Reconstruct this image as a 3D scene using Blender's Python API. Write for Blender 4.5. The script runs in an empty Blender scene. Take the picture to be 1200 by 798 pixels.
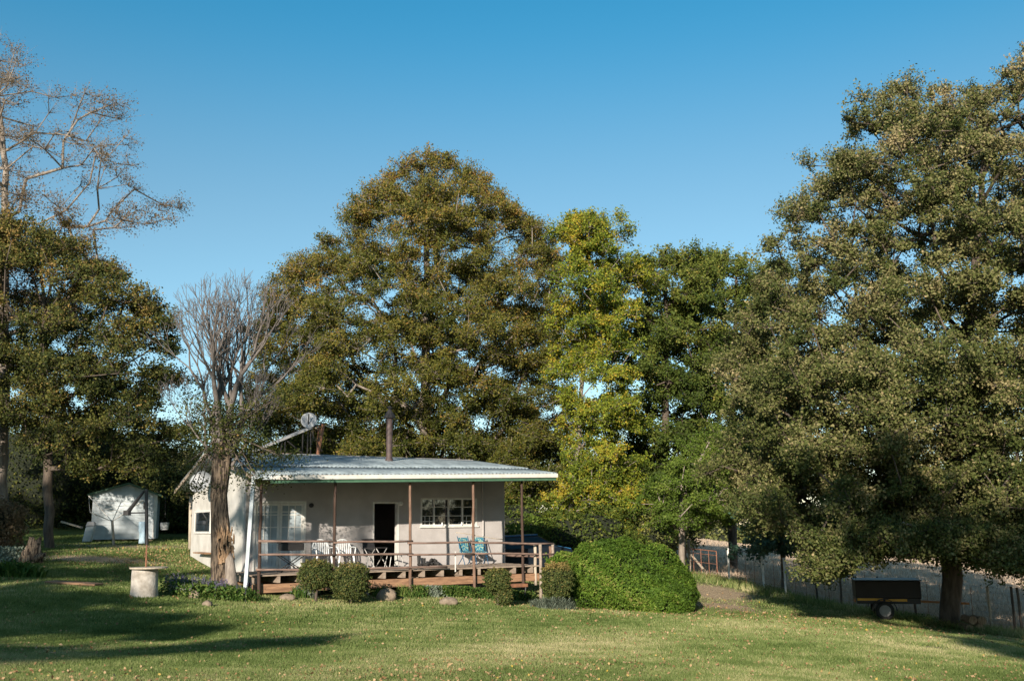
import bpy, math, random
import numpy as np
from mathutils import Vector, Matrix
random.seed(7); RNG = np.random.default_rng(11)
SC = bpy.context.scene; COL = SC.collection
R = math.radians
# ------------------------------------------------------------------ camera frame
FPX = 1167.0
PITCH = math.atan(216/1167.0); ROLL = R(-0.7)
CAMM = (Matrix.Rotation(R(90)+PITCH, 4, 'X') @ Matrix.Rotation(ROLL, 4, 'Z'))
CM = np.array(CAMM.to_3x3())
def ray(px, py):
    return CM @ np.array([(px-600)/FPX, (399-py)/FPX, -1.0])
def P(px, py, Y):
    d = ray(px, py); return d*(Y/d[1])
def Pn(px, py, Y):      # arrays
    d = np.stack([(px-600)/FPX, (399-py)/FPX, -np.ones_like(px)], 1) @ CM.T
    return d*(Y/d[:, 1])[:, None]
# ------------------------------------------------------------------ sun
ELEV = R(16.5); AZ = math.atan2(-0.24, -0.97)
SUN = np.array([math.sin(AZ)*math.cos(ELEV), math.cos(AZ)*math.cos(ELEV), math.sin(ELEV)])
# ------------------------------------------------------------------ terrain
cp = [(600,798,12),(300,798,11.5),(0,798,11),(1190,798,14),(600,740,20),(1000,740,23),(400,712,25.5),(150,740,19),
      (150,693,25),(300,702,27),(100,650,34),(50,640,38),(0,690,24),(145,635,43),(230,648,37),(556,702,30),(481,697,30),
      (640,708,31),(740,718,28.5),(830,716,29.5),(856,683,40.5),(830,692,37),(920,698,37.8),(1033,723,32.5),(1112,738,30),(1161,741,30),
      (1250,752,28),(-80,700,22),(-60,635,40),(450,672,37),(700,668,42),
      (900,656,85),(1100,664,80),(900,641,150),(1150,652,150),(840,627,250),(1150,640,260),(600,608,110),(740,622,120),
      (200,560,85),(60,565,80),(400,582,90),(200,549,130),(-300,560,90),(1400,690,70)]
C3 = [P(*c) for c in cp]
C3 += [np.array(v, float) for v in [(0,0,-1.62),(-12,0,-1.3),(14,0,-2.1),(0,-30,-1.2),(-40,-20,-.6),(40,-20,-3),(-45,15,0),(45,20,-5),
      (-150,400,-6),(0,420,-16),(150,420,-22),(350,350,-24),(-350,350,-4),(400,0,-16),(-400,0,-2),(-300,-300,0),(300,-300,-8),(0,700,-40),(500,700,-45),(-500,700,-20)]]
C3 = np.array(C3)
def _k(r2): return 0.5*r2*np.log(r2+1e-9)
def _warp(xy):  # compress far distances so that near detail stays local
    r = np.hypot(xy[:, 0], xy[:, 1])+1e-9
    return xy*(np.minimum(r, 40)+ (np.maximum(r-40, 0)*0.35))[:, None]/r[:, None]
_W = _warp(C3[:, :2]); n_ = len(_W)
_A = _k(((_W[:, None]-_W[None])**2).sum(2))+np.eye(n_)*2.0
_Pm = np.c_[np.ones(n_), _W]
_M = np.block([[_A, _Pm], [_Pm.T, np.zeros((3, 3))]])
_c = np.linalg.solve(_M, np.r_[C3[:, 2], 0, 0, 0])
def GN(x, y):
    w = _warp(np.c_[x, y]); out = np.empty(len(w))
    for i in range(0, len(w), 20000):
        q = w[i:i+20000]
        K = _k(((q[:, None]-_W[None])**2).sum(2))
        out[i:i+20000] = K @ _c[:n_] + _c[n_] + q @ _c[n_+1:]
    return out + 0.012*np.sin(x*1.9+np.sin(y*1.3)*1.5)*np.sin(y*2.3+x*.7) + 0.02*np.sin(x*.8+1)*np.cos(y*.9)
def G(x, y): return float(GN(np.array([x], float), np.array([y], float))[0])
def ground_hit(px, py):          # where a pixel ray meets the terrain
    d = ray(px, py); lo = 5.0
    Ys = np.linspace(5, 300, 1500); pts = d[None]*(Ys/d[1])[:, None]
    g = GN(pts[:, 0], pts[:, 1]); k = np.argmax(pts[:, 2] < g)
    return pts[k]
def on(px, Y): # point on the ground at depth Y under pixel column px
    x = P(px, 690, Y)[0]; return np.array([x, Y, G(x, Y)])
# ------------------------------------------------------------------ node materials
def new_mat(name):
    m = bpy.data.materials.new(name); m.use_nodes = True
    nt = m.node_tree; b = nt.nodes['Principled BSDF']; return m, nt, b
def ramp(nt, stops, interp='LINEAR'):
    r = nt.nodes.new('ShaderNodeValToRGB'); r.color_ramp.interpolation = interp
    e = r.color_ramp.elements
    while len(e) < len(stops): e.new(0.5)
    for i, (p, c) in enumerate(stops): e[i].position = p; e[i].color = (*c, 1)
    return r
def coords(nt, scale=(1, 1, 1), rotz=0):
    tc = nt.nodes.new('ShaderNodeTexCoord'); mp = nt.nodes.new('ShaderNodeMapping'); mp.vector_type = 'TEXTURE' if rotz else 'POINT'; mp.inputs['Rotation'].default_value = (0, 0, rotz)
    mp.inputs['Scale'].default_value = scale; nt.links.new(tc.outputs['Object'], mp.inputs['Vector']); return mp
def noise(nt, vec, scale, detail=6, rough=.6):
    n = nt.nodes.new('ShaderNodeTexNoise'); n.inputs['Scale'].default_value = scale
    n.inputs['Detail'].default_value = detail; n.inputs['Roughness'].default_value = rough
    nt.links.new(vec.outputs[0], n.inputs['Vector']); return n
def mat(name, c1, c2=None, rough=.7, scale=3, stretch=(1, 1, 1), bump=.2, metal=0, bscale=None, lo=.35, hi=.65, spec=.5, c3=None, bdist=.01, rotz=0):
    m, nt, b = new_mat(name); c2 = c2 or tuple(v*.75 for v in c1)
    mp = coords(nt, tuple(1/v for v in stretch) if rotz else stretch, rotz); n = noise(nt, mp, scale)
    r = ramp(nt, [(lo, c1), (hi, c2)] + ([(min(hi+.08, 1), c3)] if c3 else []))
    nt.links.new(n.outputs['Fac'], r.inputs[0]); nt.links.new(r.outputs[0], b.inputs['Base Color'])
    b.inputs['Roughness'].default_value = rough; b.inputs['Metallic'].default_value = metal
    b.inputs['Specular IOR Level'].default_value = spec
    if bump:
        n2 = noise(nt, mp, bscale or scale*5, 8); bp = nt.nodes.new('ShaderNodeBump')
        bp.inputs['Strength'].default_value = bump; bp.inputs['Distance'].default_value = bdist
        nt.links.new(n2.outputs['Fac'], bp.inputs['Height']); nt.links.new(bp.outputs[0], b.inputs['Normal'])
    return m
def leaf_mat(name, stops, transl=.3, rough=.6, spec=.16):
    m, nt, b = new_mat(name)
    a = nt.nodes.new('ShaderNodeAttribute'); a.attribute_name = 'tint'
    r = ramp(nt, stops); nt.links.new(a.outputs['Fac'], r.inputs[0]); nt.links.new(r.outputs[0], b.inputs['Base Color'])
    b.inputs['Roughness'].default_value = rough; b.inputs['Specular IOR Level'].default_value = spec
    t = nt.nodes.new('ShaderNodeBsdfTranslucent'); nt.links.new(r.outputs[0], t.inputs['Color'])
    mx = nt.nodes.new('ShaderNodeMixShader'); mx.inputs[0].default_value = transl
    nt.links.new(b.outputs[0], mx.inputs[1]); nt.links.new(t.outputs[0], mx.inputs[2])
    nt.links.new(mx.outputs[0], nt.nodes['Material Output'].inputs['Surface']); return m
M = {}
M['bark'] = mat('bark', (.16,.125,.095), (.07,.055,.045), .9, 4, (3,3,.6), .8, bdist=.03)
M['bark_pale'] = mat('bark_pale', (.34,.29,.24), (.16,.13,.11), .85, 4, (3,3,.6), .6, bdist=.02)
M['bark_old'] = mat('bark_old', (.36,.27,.19), (.05,.035,.025), .9, 7, (3.5,3.5,.4), 1.0, bdist=.1, lo=.45, hi=.57)
M['bark_bare'] = mat('bark_bare', (.21,.185,.17), (.10,.085,.075), .9, 4, (3,3,.6), .5)
M['heartwood'] = mat('heartwood', (.60,.42,.26), (.30,.17,.09), .85, 9, (4,4,.6), 1.0, bdist=.04)
M['wall_taupe'] = mat('wall_taupe', (.47,.445,.435), (.39,.367,.358), .9, 1.8, bump=.25, bscale=40)
M['wall_white'] = mat('wall_white', (.66,.64,.60), (.50,.48,.44), .88, 1.5, bump=.35, bscale=30)
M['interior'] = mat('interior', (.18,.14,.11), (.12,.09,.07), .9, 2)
M['white_paint'] = mat('white_paint', (.80,.79,.75), (.66,.64,.60), .5, 6, bump=.08)
M['blue_white'] = mat('blue_white', (.60,.66,.69), (.44,.50,.53), .6, 2.5, bump=.1)
M['gutter'] = mat('gutter', (.82,.79,.74), (.70,.66,.60), .45, 5, bump=.05)
M['green_paint'] = mat('green_paint', (.08,.18,.11), (.06,.13,.08), .5, 6, bump=.08)
M['roof_sheet'] = mat('roof_sheet', (.37,.44,.47), (.19,.235,.26), .5, 2.4, (4.5,.5,1), .1, metal=.1, lo=.40, hi=.66, c3=(.22,.20,.19), rotz=R(30))
M['rust'] = mat('rust', (.32,.14,.07), (.17,.08,.05), .85, 8, bump=.3)
M['gate_rust'] = mat('gate_rust', (.36,.16,.10), (.22,.10,.065), .8, 8, bump=.2)
M['galv'] = mat('galv', (.45,.44,.42), (.33,.32,.31), .5, 6, metal=.3, bump=.1)
M['black_metal'] = mat('black_metal', (.018,.017,.018), (.03,.028,.028), .5, 8, bump=.1)
M['flue'] = mat('flue', (.10,.065,.06), (.05,.035,.035), .6, 6, bump=.2)
M['pole_shaded'] = mat('pole_shaded', (.085,.05,.035), (.045,.027,.02), .85, 5, (4,4,.7), .6)  # pole wood darkened in its colour to stand for posts in shade
M['pole_wood'] = mat('pole_wood', (.27,.165,.115), (.13,.08,.055), .85, 5, (4,4,.7), .6)
M['grey_wood'] = mat('grey_wood', (.40,.33,.27), (.24,.19,.15), .88, 5, (3,3,3), .5)
M['rail_wood'] = mat('rail_wood', (.30,.20,.16), (.15,.10,.08), .88, 6, (.8,.8,4), .5)
M['deck_wood'] = mat('deck_wood', (.40,.32,.25), (.26,.20,.155), .85, 4, (1,1,3), .4)
M['joist_wood'] = mat('joist_wood', (.40,.23,.13), (.20,.11,.065), .8, 3, (1,1,6), .4)
M['pale_wood'] = mat('pale_wood', (.55,.47,.37), (.38,.32,.25), .85, 6, (3,3,.6), .4)
M['stone'] = mat('stone', (.33,.26,.19), (.18,.14,.10), .95, 5, bump=.7, bdist=.02)
M['concrete'] = mat('concrete', (.56,.52,.47), (.30,.27,.23), .95, 4, bump=.7, bscale=18, bdist=.02)
M['plastic_white'] = mat('plastic_white', (.78,.80,.80), (.72,.74,.74), .35, 3, bump=0)
M['dark_fabric'] = mat('dark_fabric', (.03,.03,.035), (.05,.05,.05), .9, 8)
M['teal_fabric'] = mat('teal_fabric', (.02,.17,.27), (.33,.45,.33), .8, 18, bump=.2, lo=.52, hi=.56)
M['frame_blue'] = mat('frame_blue', (.02,.10,.20), (.02,.08,.16), .4, 3, bump=0)
M['car_top'] = mat('car_top', (.03,.16,.34), (.03,.14,.3), .3, 3, bump=0)
M['car_shaded'] = mat('car_shaded', (.004,.010,.020), (.004,.009,.016), .3, 3, bump=0)  # shade on the blue car's sides is put into this near-black body colour
M['yellow'] = mat('yellow', (.80,.42,.02), (.70,.34,.02), .4, 3, bump=0)
M['orange'] = mat('orange', (.55,.22,.06), (.40,.16,.05), .6, 3, bump=0)
M['rubber'] = mat('rubber', (.02,.02,.02), (.03,.03,.03), .8, 8)
M['rim'] = mat('rim', (.26,.26,.26), (.18,.18,.18), .4, 5, metal=.3, bump=0)
M['trailer_dark'] = mat('trailer_dark', (.022,.016,.016), (.015,.011,.011), .6, 3)
M['dish'] = mat('dish', (.36,.38,.40), (.28,.29,.30), .5, 4, bump=.05)
M['cloth_blue'] = mat('cloth_blue', (.45,.58,.66), (.35,.48,.56), .9, 5, bump=.2)
M['soil'] = mat('soil', (.14,.09,.06), (.08,.055,.04), .95, 5, bump=.6)
def glass_dark():
    m, nt, b = new_mat('glass_dark'); b.inputs['Base Color'].default_value = (.008,.009,.011,1); b.inputs['Roughness'].default_value = .12; b.inputs['IOR'].default_value = 1.35; return m
M['glass_dark'] = glass_dark()
def glass():
    m, nt, b = new_mat('glass'); b.inputs['Base Color'].default_value = (.015,.02,.025,1)
    b.inputs['Roughness'].default_value = .03; b.inputs['IOR'].default_value = 2.3; return m
M['glass'] = glass()
M['curtain'] = mat('curtain', (.50,.58,.62), (.28,.34,.38), .35, 1.6, (1,1,.5), .05)
# leaves
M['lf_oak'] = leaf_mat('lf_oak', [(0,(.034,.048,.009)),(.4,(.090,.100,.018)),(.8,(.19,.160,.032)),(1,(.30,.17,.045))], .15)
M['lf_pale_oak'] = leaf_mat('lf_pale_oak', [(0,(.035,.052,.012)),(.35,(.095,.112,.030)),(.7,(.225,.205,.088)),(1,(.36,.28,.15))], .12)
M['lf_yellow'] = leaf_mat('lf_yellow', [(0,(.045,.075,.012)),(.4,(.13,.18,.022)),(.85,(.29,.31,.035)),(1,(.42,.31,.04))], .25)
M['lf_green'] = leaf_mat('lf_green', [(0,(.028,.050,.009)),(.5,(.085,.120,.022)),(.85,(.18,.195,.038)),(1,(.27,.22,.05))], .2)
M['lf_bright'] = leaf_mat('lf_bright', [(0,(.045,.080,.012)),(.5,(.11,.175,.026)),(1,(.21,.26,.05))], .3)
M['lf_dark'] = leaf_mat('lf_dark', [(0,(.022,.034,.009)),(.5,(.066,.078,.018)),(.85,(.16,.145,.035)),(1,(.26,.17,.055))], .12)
M['lf_pine'] = leaf_mat('lf_pine', [(0,(.04,.09,.06)),(1,(.09,.16,.11))], .15)
M['lf_russet'] = leaf_mat('lf_russet', [(0,(.10,.085,.045)),(.5,(.20,.14,.08)),(1,(.31,.22,.13))])
M['lf_hedge'] = leaf_mat('lf_hedge', [(0,(.035,.070,.010)),(.6,(.10,.180,.022)),(.9,(.21,.29,.045)),(1,(.28,.27,.08))], .25)
M['lf_box'] = leaf_mat('lf_box', [(0,(.035,.055,.018)),(.6,(.10,.125,.035)),(1,(.27,.20,.07))], .15)
M['lf_grey'] = leaf_mat('lf_grey', [(0,(.13,.17,.12)),(1,(.27,.31,.24))], .2)
M['lf_plant'] = leaf_mat('lf_plant', [(0,(.035,.085,.015)),(.6,(.08,.15,.03)),(1,(.22,.26,.07))], .3)
M['flower'] = leaf_mat('flower', [(0,(.10,.075,.17)),(1,(.27,.22,.38))], .3)
M['flower_white'] = leaf_mat('flower_white', [(0,(.6,.58,.5)),(1,(.75,.73,.65))], .3)
M['lf_fallen'] = leaf_mat('lf_fallen', [(0,(.16,.09,.04)),(.5,(.32,.20,.10)),(.9,(.48,.34,.20)),(1,(.46,.32,.05))], .1)
M['lf_bank'] = leaf_mat('lf_bank', [(0,(.07,.09,.025)),(.6,(.20,.21,.07)),(1,(.34,.30,.14))], .2)
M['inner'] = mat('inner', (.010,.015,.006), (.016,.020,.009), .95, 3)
# ------------------------------------------------------------------ builders
def tag(o, label=None, cat=None, group=None, kind=None):
    if label: o['label'] = label
    if cat: o['category'] = cat
    if group: o['group'] = group
    if kind: o['kind'] = kind
    return o
def empty(name, loc, rz=0, label=None, cat=None, group=None, kind=None):
    o = bpy.data.objects.new(name, None); COL.objects.link(o); o.location = tuple(loc); o.rotation_euler = (0, 0, rz)
    o.empty_display_size = .2
    return tag(o, label, cat, group, kind)
def np_mesh(name, V, F, material, parent=None, tint=None, world=True, smooth=False):
    V = np.asarray(V, np.float32); F = np.asarray(F, np.int32)
    if parent is not None and world: V = V - np.array(root_of(parent).location, np.float32)[None]
    me = bpy.data.meshes.new(name); nf, k = F.shape
    me.vertices.add(len(V)); me.vertices.foreach_set('co', V.ravel())
    me.loops.add(nf*k); me.loops.foreach_set('vertex_index', F.ravel())
    me.polygons.add(nf); me.polygons.foreach_set('loop_start', np.arange(0, nf*k, k, dtype=np.int32))
    me.update(calc_edges=True)
    if smooth: me.polygons.foreach_set('use_smooth', np.ones(nf, bool))
    if tint is not None:
        a = me.attributes.new('tint', 'FLOAT', 'FACE'); a.data.foreach_set('value', np.asarray(tint, np.float32))
    me.materials.append(material)
    o = bpy.data.objects.new(name, me); COL.objects.link(o)
    if parent is not None: o.parent = parent
    return o
def root_of(o):
    while o.parent: o = o.parent
    return o
class MB:
    def __init__(s): s.v = []; s.f = []
    def add(s, vs, fs):
        n = len(s.v); s.v += [tuple(float(c) for c in v) for v in vs]; s.f += [tuple(i+n for i in f) for f in fs]; return s
    def hexa(s, b, t):   # 4 bottom, 4 top points
        return s.add(list(b)+list(t), [(3,2,1,0),(4,5,6,7),(0,1,5,4),(1,2,6,5),(2,3,7,6),(3,0,4,7)])
    def box(s, lo, hi, f=None):
        x0,y0,z0 = lo; x1,y1,z1 = hi
        b = [(x0,y0,z0),(x1,y0,z0),(x1,y1,z0),(x0,y1,z0)]; t = [(x,y,z1) for x,y,_ in b]
        if f: b = [f(*p) for p in b]; t = [f(*p) for p in t]
        return s.hexa(b, t)
    def tube(s, pts, rad, n=8, caps=True):
        pts = [Vector(tuple(p)) for p in pts]
        if not hasattr(rad, '__len__'): rad = [rad]*len(pts)
        rings = []; up = None
        for i, p in enumerate(pts):
            d = (pts[min(i+1, len(pts)-1)]-pts[max(i-1, 0)]).normalized()
            if up is None:
                up = Vector((0,0,1)) if abs(d.z) < .9 else Vector((1,0,0))
            x = d.cross(up).normalized(); y = x.cross(d).normalized(); up = y
            rings.append([p + (x*math.cos(a)+y*math.sin(a))*rad[i] for a in [2*math.pi*k/n for k in range(n)]])
        vs = [v for r in rings for v in r]; fs = []
        for i in range(len(rings)-1):
            for k in range(n):
                a = i*n+k; b = i*n+(k+1) % n; fs.append((a, b, b+n, a+n))
        if caps: fs.append(tuple(range(n-1, -1, -1))); fs.append(tuple(range((len(rings)-1)*n, len(rings)*n)))
        return s.add(vs, fs)
    def bar(s, p, q, w, h=None):   # rectangular bar
        p = Vector(tuple(p)); q = Vector(tuple(q)); h = h or w; d = (q-p).normalized()
        up = Vector((0,0,1)) if abs(d.z) < .9 else Vector((0,1,0))
        x = d.cross(up).normalized()*w/2; y = x.normalized().cross(d).normalized()*h/2
        return s.hexa([p-x-y, p+x-y, p+x+y, p-x+y], [q-x-y, q+x-y, q+x+y, q-x+y])
    def build(s, name, material, parent=None, world=True, smooth=False, bevel=0):
        me = bpy.data.meshes.new(name); V = s.v
        if parent is not None and world:
            L = root_of(parent).location; V = [(x-L.x, y-L.y, z-L.z) for x, y, z in V]
        me.from_pydata(V, [], s.f); me.update(); me.validate()
        if smooth: me.polygons.foreach_set('use_smooth', [True]*len(me.polygons))
        me.materials.append(material); o = bpy.data.objects.new(name, me); COL.objects.link(o)
        if parent is not None: o.parent = parent
        if bevel:
            b = o.modifiers.new('bevel', 'BEVEL'); b.width = bevel; b.segments = 2
        return o
def wob(p, q, n=8, a=.03, seed=0):
    rr = random.Random(seed); p = Vector(tuple(p)); q = Vector(tuple(q)); out = []
    for i in range(n+1):
        v = p.lerp(q, i/n)
        out.append(v+Vector((rr.uniform(-a, a), rr.uniform(-a, a), rr.uniform(-a, a))))
    return out
def copy_tree(o, parent=None):
    c = o.copy(); COL.objects.link(c); c.parent = parent
    for ch in [x for x in bpy.data.objects if x.parent == o]: copy_tree(ch, c)
    return c
# ------------------------------------------------------------------ leaves
def unit(v): return v/(np.linalg.norm(v, axis=1, keepdims=True)+1e-9)
def leaves(C, size, nrm_bias, tint, aspect=.62, jit=.35, spread=1.0):
    n = len(C); nr = unit(RNG.normal(size=(n, 3))*spread + nrm_bias)
    t = unit(np.cross(nr, RNG.normal(size=(n, 3)))); b = np.cross(nr, t)
    s = (size*(1+jit*RNG.uniform(-1, 1, n)))[:, None] if np.isscalar(size) else size[:, None]
    V = np.stack([C-t*s*.5, C-b*s*.5*aspect+t*s*.05, C+t*s*.5, C+b*s*.5*aspect+t*s*.05], 1).reshape(-1, 3)
    F = np.arange(4*n).reshape(n, 4); return V, F, np.clip(tint, 0, 1)
def inpoly(x, y, poly):
    c = np.zeros(len(x), bool); j = len(poly)-1
    for i in range(len(poly)):
        xi, yi = poly[i]; xj, yj = poly[j]
        c ^= ((yi > y) != (yj > y)) & (x < (xj-xi)*(y-yi)/(yj-yi+1e-12)+xi); j = i
    return c
def edist(x, y, poly):
    d = np.full(len(x), 1e9)
    for i in range(len(poly)):
        ax, ay = poly[i]; bx, by = poly[(i+1) % len(poly)]
        l2 = (bx-ax)**2+(by-ay)**2; t = np.clip(((x-ax)*(bx-ax)+(y-ay)*(by-ay))/l2, 0, 1)
        d = np.minimum(d, np.hypot(x-ax-t*(bx-ax), y-ay-t*(by-ay)))
    return d
def tubes_np(segA, segB, rA, rB, k=4):   # many independent tapered tubes
    d = unit(segB-segA); h = np.where(np.abs(d[:, 2:3]) < .9, np.array([[0,0,1.]]), np.array([[1.,0,0]]))
    x = unit(np.cross(d, h)); y = np.cross(x, d); V = []
    for C, r in ((segA, rA), (segB, rB)):
        for i in range(k):
            a = 2*math.pi*i/k; V.append(C+(x*math.cos(a)+y*math.sin(a))*r[:, None])
    V = np.stack(V, 1); n = len(segA); base = np.arange(n)[:, None]*2*k
    F = np.concatenate([np.stack([base[:, 0]+i, base[:, 0]+(i+1) % k, base[:, 0]+k+(i+1) % k, base[:, 0]+k+i], 1) for i in range(k)])
    return V.reshape(-1, 3), F
def skeleton(trunk, targets, step=.8, base_r=.3, droop=0.0, up_pen=.8, r_tip=.014, expo=2.35, wander=.12):
    nodes = [np.array(p) for p in trunk]; par = [-1]+list(range(len(trunk)-1)); plen = [0.0]
    for i in range(1, len(nodes)): plen.append(plen[-1]+np.linalg.norm(nodes[i]-nodes[i-1]))
    T = np.array(targets); base = nodes[0]
    tr = np.array(nodes); dd = np.min(np.linalg.norm(T[:, None]-tr[None], axis=2), axis=1)
    order = np.argsort(dd+RNG.uniform(0, 1.0, len(T))); leafnode = []
    buf = np.zeros((len(T)*30+len(nodes), 3)); buf[:len(nodes)] = tr; pl = np.zeros(len(buf)); pl[:len(nodes)] = plen; N = len(nodes)
    par = par+[0]*(len(buf)-N); first = max(1, int(len(trunk)*.15))
    for ti in order:
        c = T[ti]; q = buf[:N]; v = c-q; L = np.linalg.norm(v, axis=1)+1e-6
        cost = L*(1+up_pen*np.maximum(0, -v[:, 2]/L+.1))+.12*pl[:N]; cost[:first] += 50
        j = int(np.argmin(cost)); m = max(1, int(L[j]/step)); a = q[j].copy(); prev = j
        side = unit(np.cross(v[j:j+1], RNG.normal(size=(1, 3))))[0]*L[j]*wander
        for s in range(1, m+1):
            f = s/m; pnt = a+v[j]*f+side*math.sin(f*math.pi)+np.array([0,0,droop*L[j]*math.sin(f*math.pi)])
            if N >= len(buf): break
            buf[N] = pnt; par[N] = prev; pl[N] = pl[prev]+L[j]/m; prev = N; N += 1
        leafnode.append((ti, prev))
    X = buf[:N]; par = par[:N]; w = np.zeros(N)
    for ti, nd in leafnode: w[nd] += 1
    for i in range(N-1, 0, -1):
        w[par[i]] += w[i]
    w = np.maximum(w, 1.0); r = r_tip*w**(1/expo); r = r*1.0
    r = r_tip+(r-r_tip)*((base_r-r_tip)/max(r[0]-r_tip, 1e-6))
    return X, np.array(par), r
def skel_mesh(X, par, r, twA=None, twB=None, twr=.008, k=7):
    i = np.arange(1, len(X)); A = X[par[i]]; B = X[i]; rb = r[i]; ra = np.minimum(r[par[i]], rb*1.25)
    d = unit(B-A); A2 = A-d*ra[:, None]*.25; B2 = B+d*rb[:, None]*.15
    V, F = tubes_np(A2, B2, ra, rb, k)
    if twA is not None and len(twA):
        V2, F2 = tubes_np(twA, twB, np.full(len(twA), twr), np.full(len(twA), twr*.35), 3)
        F = np.concatenate([F, F2+len(V)]); V = np.concatenate([V, V2])
    return V, F
def make_tree(label, cat, poly, Y, trunk_px, base_r, nclump, leaf_per, leaf, lmat, bmat, group=None, name='tree', thick=1.0, clump_r=.9,
              twigs=7, tint0=.45, tint_top=.2, shell=.45, flat=.55, leaf_fn=None, up_pen=.8, twr=.008, baseY=None, wander=.12, targets=None, k=7, part='crown', maxt=7.0, tintj=.22, up_tw=.25, step=.8, bough=6, droop_=.12, fill=.38, extra=None):
    """trunk follows trunk_px from the ground up; the crown fills a rounded volume round it"""
    mpp = Y/FPX*1.02
    tb = [np.array(P(x, y, Y)) for x, y in trunk_px]; tb[0][2] = G(tb[0][0], tb[0][1])-.15
    tr = []
    for i in range(len(tb)-1):
        L = np.linalg.norm(tb[i+1]-tb[i]); m = max(1, int(L/.7))
        for s in range(m): tr.append(tb[i]+(tb[i+1]-tb[i])*s/m+RNG.normal(size=3)*.03)
    tr.append(tb[-1])
    if targets is None:
        pa = np.array(poly, float); x0, y0 = pa.min(0); x1, y1 = pa.max(0)
        pts = []; tries = 0; rpx = clump_r/mpp*.5; cents = []; per = bough; sizes = []
        axis = np.array(tr); cx_ = axis[:, 0].mean(); cy_ = axis[:, 1].mean()
        nfill = int(nclump*fill); nb = max(6, (nclump-nfill)//per); Rm = min((x1-x0)*mpp*.5, maxt)
        area = sum(pa[i][0]*pa[i-1][1]-pa[i-1][0]*pa[i][1] for i in range(len(pa)))
        sp = math.sqrt(abs(area)/2*mpp*mpp/nb)*1.15
        while len(cents) < nb and tries < 900:
            tries += 1
            x = RNG.uniform(x0, x1, 60); y = RNG.uniform(y0, y1, 60)
            ok = inpoly(x, y, poly); x = x[ok]; y = y[ok]; d = edist(x, y, poly); ok = d > rpx*RNG.uniform(.5, 1.6, len(d))
            for xx, yy, e in zip(x[ok], y[ok], d[ok]):
                if len(cents) >= nb: break
                e = min(e*mpp, Rm); h = math.sqrt(max(e*(2*Rm-e), .01))*thick; u = RNG.uniform(); off = (1 if RNG.uniform() < .36 else -1)*h*(u**shell)
                c = P(xx, yy, Y+off)
                if cents:
                    q = (np.array(cents)-c)*np.array([1, .8, 1.7])
                    if np.linalg.norm(q, axis=1).min() < sp*max(.35, 1-tries/700): continue
                cents.append(c)
        for c in cents:
            o_ = np.array([c[0]-cx_, c[1]-cy_]); L = np.linalg.norm(o_)+1e-6; o_ = o_/L; S = np.array([-o_[1], o_[0]]); br = sp*RNG.uniform(.55, .95)
            for k_ in range(per):
                a_ = RNG.uniform(-1, 1); b_ = RNG.uniform(-1, 1); rr_ = abs(RNG.normal())*.5
                v = np.array([*(o_*a_*br*1.05+S*b_*br), RNG.normal()*br*.20-abs(b_)*br*.22-max(a_, 0)*br*droop_])
                q = c+v
                if q[2] > G(q[0], q[1])+.5: pts.append(q)
        got = 0; tries = 0
        while got < nfill and tries < 300:
            tries += 1; x = RNG.uniform(x0, x1, 60); y = RNG.uniform(y0, y1, 60); ok = inpoly(x, y, poly); x = x[ok]; y = y[ok]; d = edist(x, y, poly); ok = d > rpx*.5
            for xx, yy, e in zip(x[ok], y[ok], d[ok]):
                e = min(e*mpp, Rm); h = math.sqrt(max(e*(2*Rm-e), .01))*thick; c = P(xx, yy, Y+RNG.uniform(-.75, .6)*h)
                if got < nfill and c[2] > G(c[0], c[1])+.5: pts.append(c); got += 1
        if extra:
            for epoly, en, y0_, y1_ in extra:
                ep = np.array(epoly, float); k_ = 0
                while k_ < en:
                    x = RNG.uniform(ep[:, 0].min(), ep[:, 0].max()); y = RNG.uniform(ep[:, 1].min(), ep[:, 1].max())
                    if not inpoly(np.array([x]), np.array([y]), epoly)[0]: continue
                    k_ += 1; c = P(x, y, RNG.uniform(y0_, y1_))
                    if c[2] > G(c[0], c[1])+.4: pts.append(c)
        T = np.array(pts)
    else: T = np.array(targets)
    X, par, r = skeleton(tr, T, base_r=base_r, up_pen=up_pen, wander=wander, step=step)
    zmin, zmax = T[:, 2].min(), T[:, 2].max(); ctr = T.mean(0)
    twA = []; twB = []; LC = []; LT = []; LN = []
    for c in T:
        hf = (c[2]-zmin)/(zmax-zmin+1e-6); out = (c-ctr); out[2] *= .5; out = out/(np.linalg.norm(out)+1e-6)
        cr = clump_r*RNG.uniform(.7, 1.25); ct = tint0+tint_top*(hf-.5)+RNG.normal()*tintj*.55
        dirs = unit(RNG.normal(size=(twigs, 3))*np.array([1,1,flat])+out[None]*.5+np.array([[0,0,up_tw]]))
        ln = cr*RNG.uniform(.55, 1.1, twigs); ends = c+dirs*ln[:, None]
        twA += [c]*twigs; twB += list(ends)
        n = leaf_fn(c, hf, leaf_per) if leaf_fn else leaf_per
        if n > 0:
            wi = RNG.integers(0, twigs, n); f = RNG.uniform(.25, 1.08, n)
            pos = c+dirs[wi]*(ln[wi]*f)[:, None]+RNG.normal(size=(n, 3))*cr*.13
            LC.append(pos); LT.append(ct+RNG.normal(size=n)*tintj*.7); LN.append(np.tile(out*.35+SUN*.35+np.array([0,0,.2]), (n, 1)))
    root = empty(name, tb[0]+np.array([0,0,.15]), 0, label, cat, group)
    V, F = skel_mesh(X, par, r, np.array(twA), np.array(twB), twr, k)
    np_mesh('trunk', V, F, bmat, root, smooth=True)
    if LC:
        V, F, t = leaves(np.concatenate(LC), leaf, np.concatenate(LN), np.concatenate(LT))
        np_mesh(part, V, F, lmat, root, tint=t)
    return root
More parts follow.
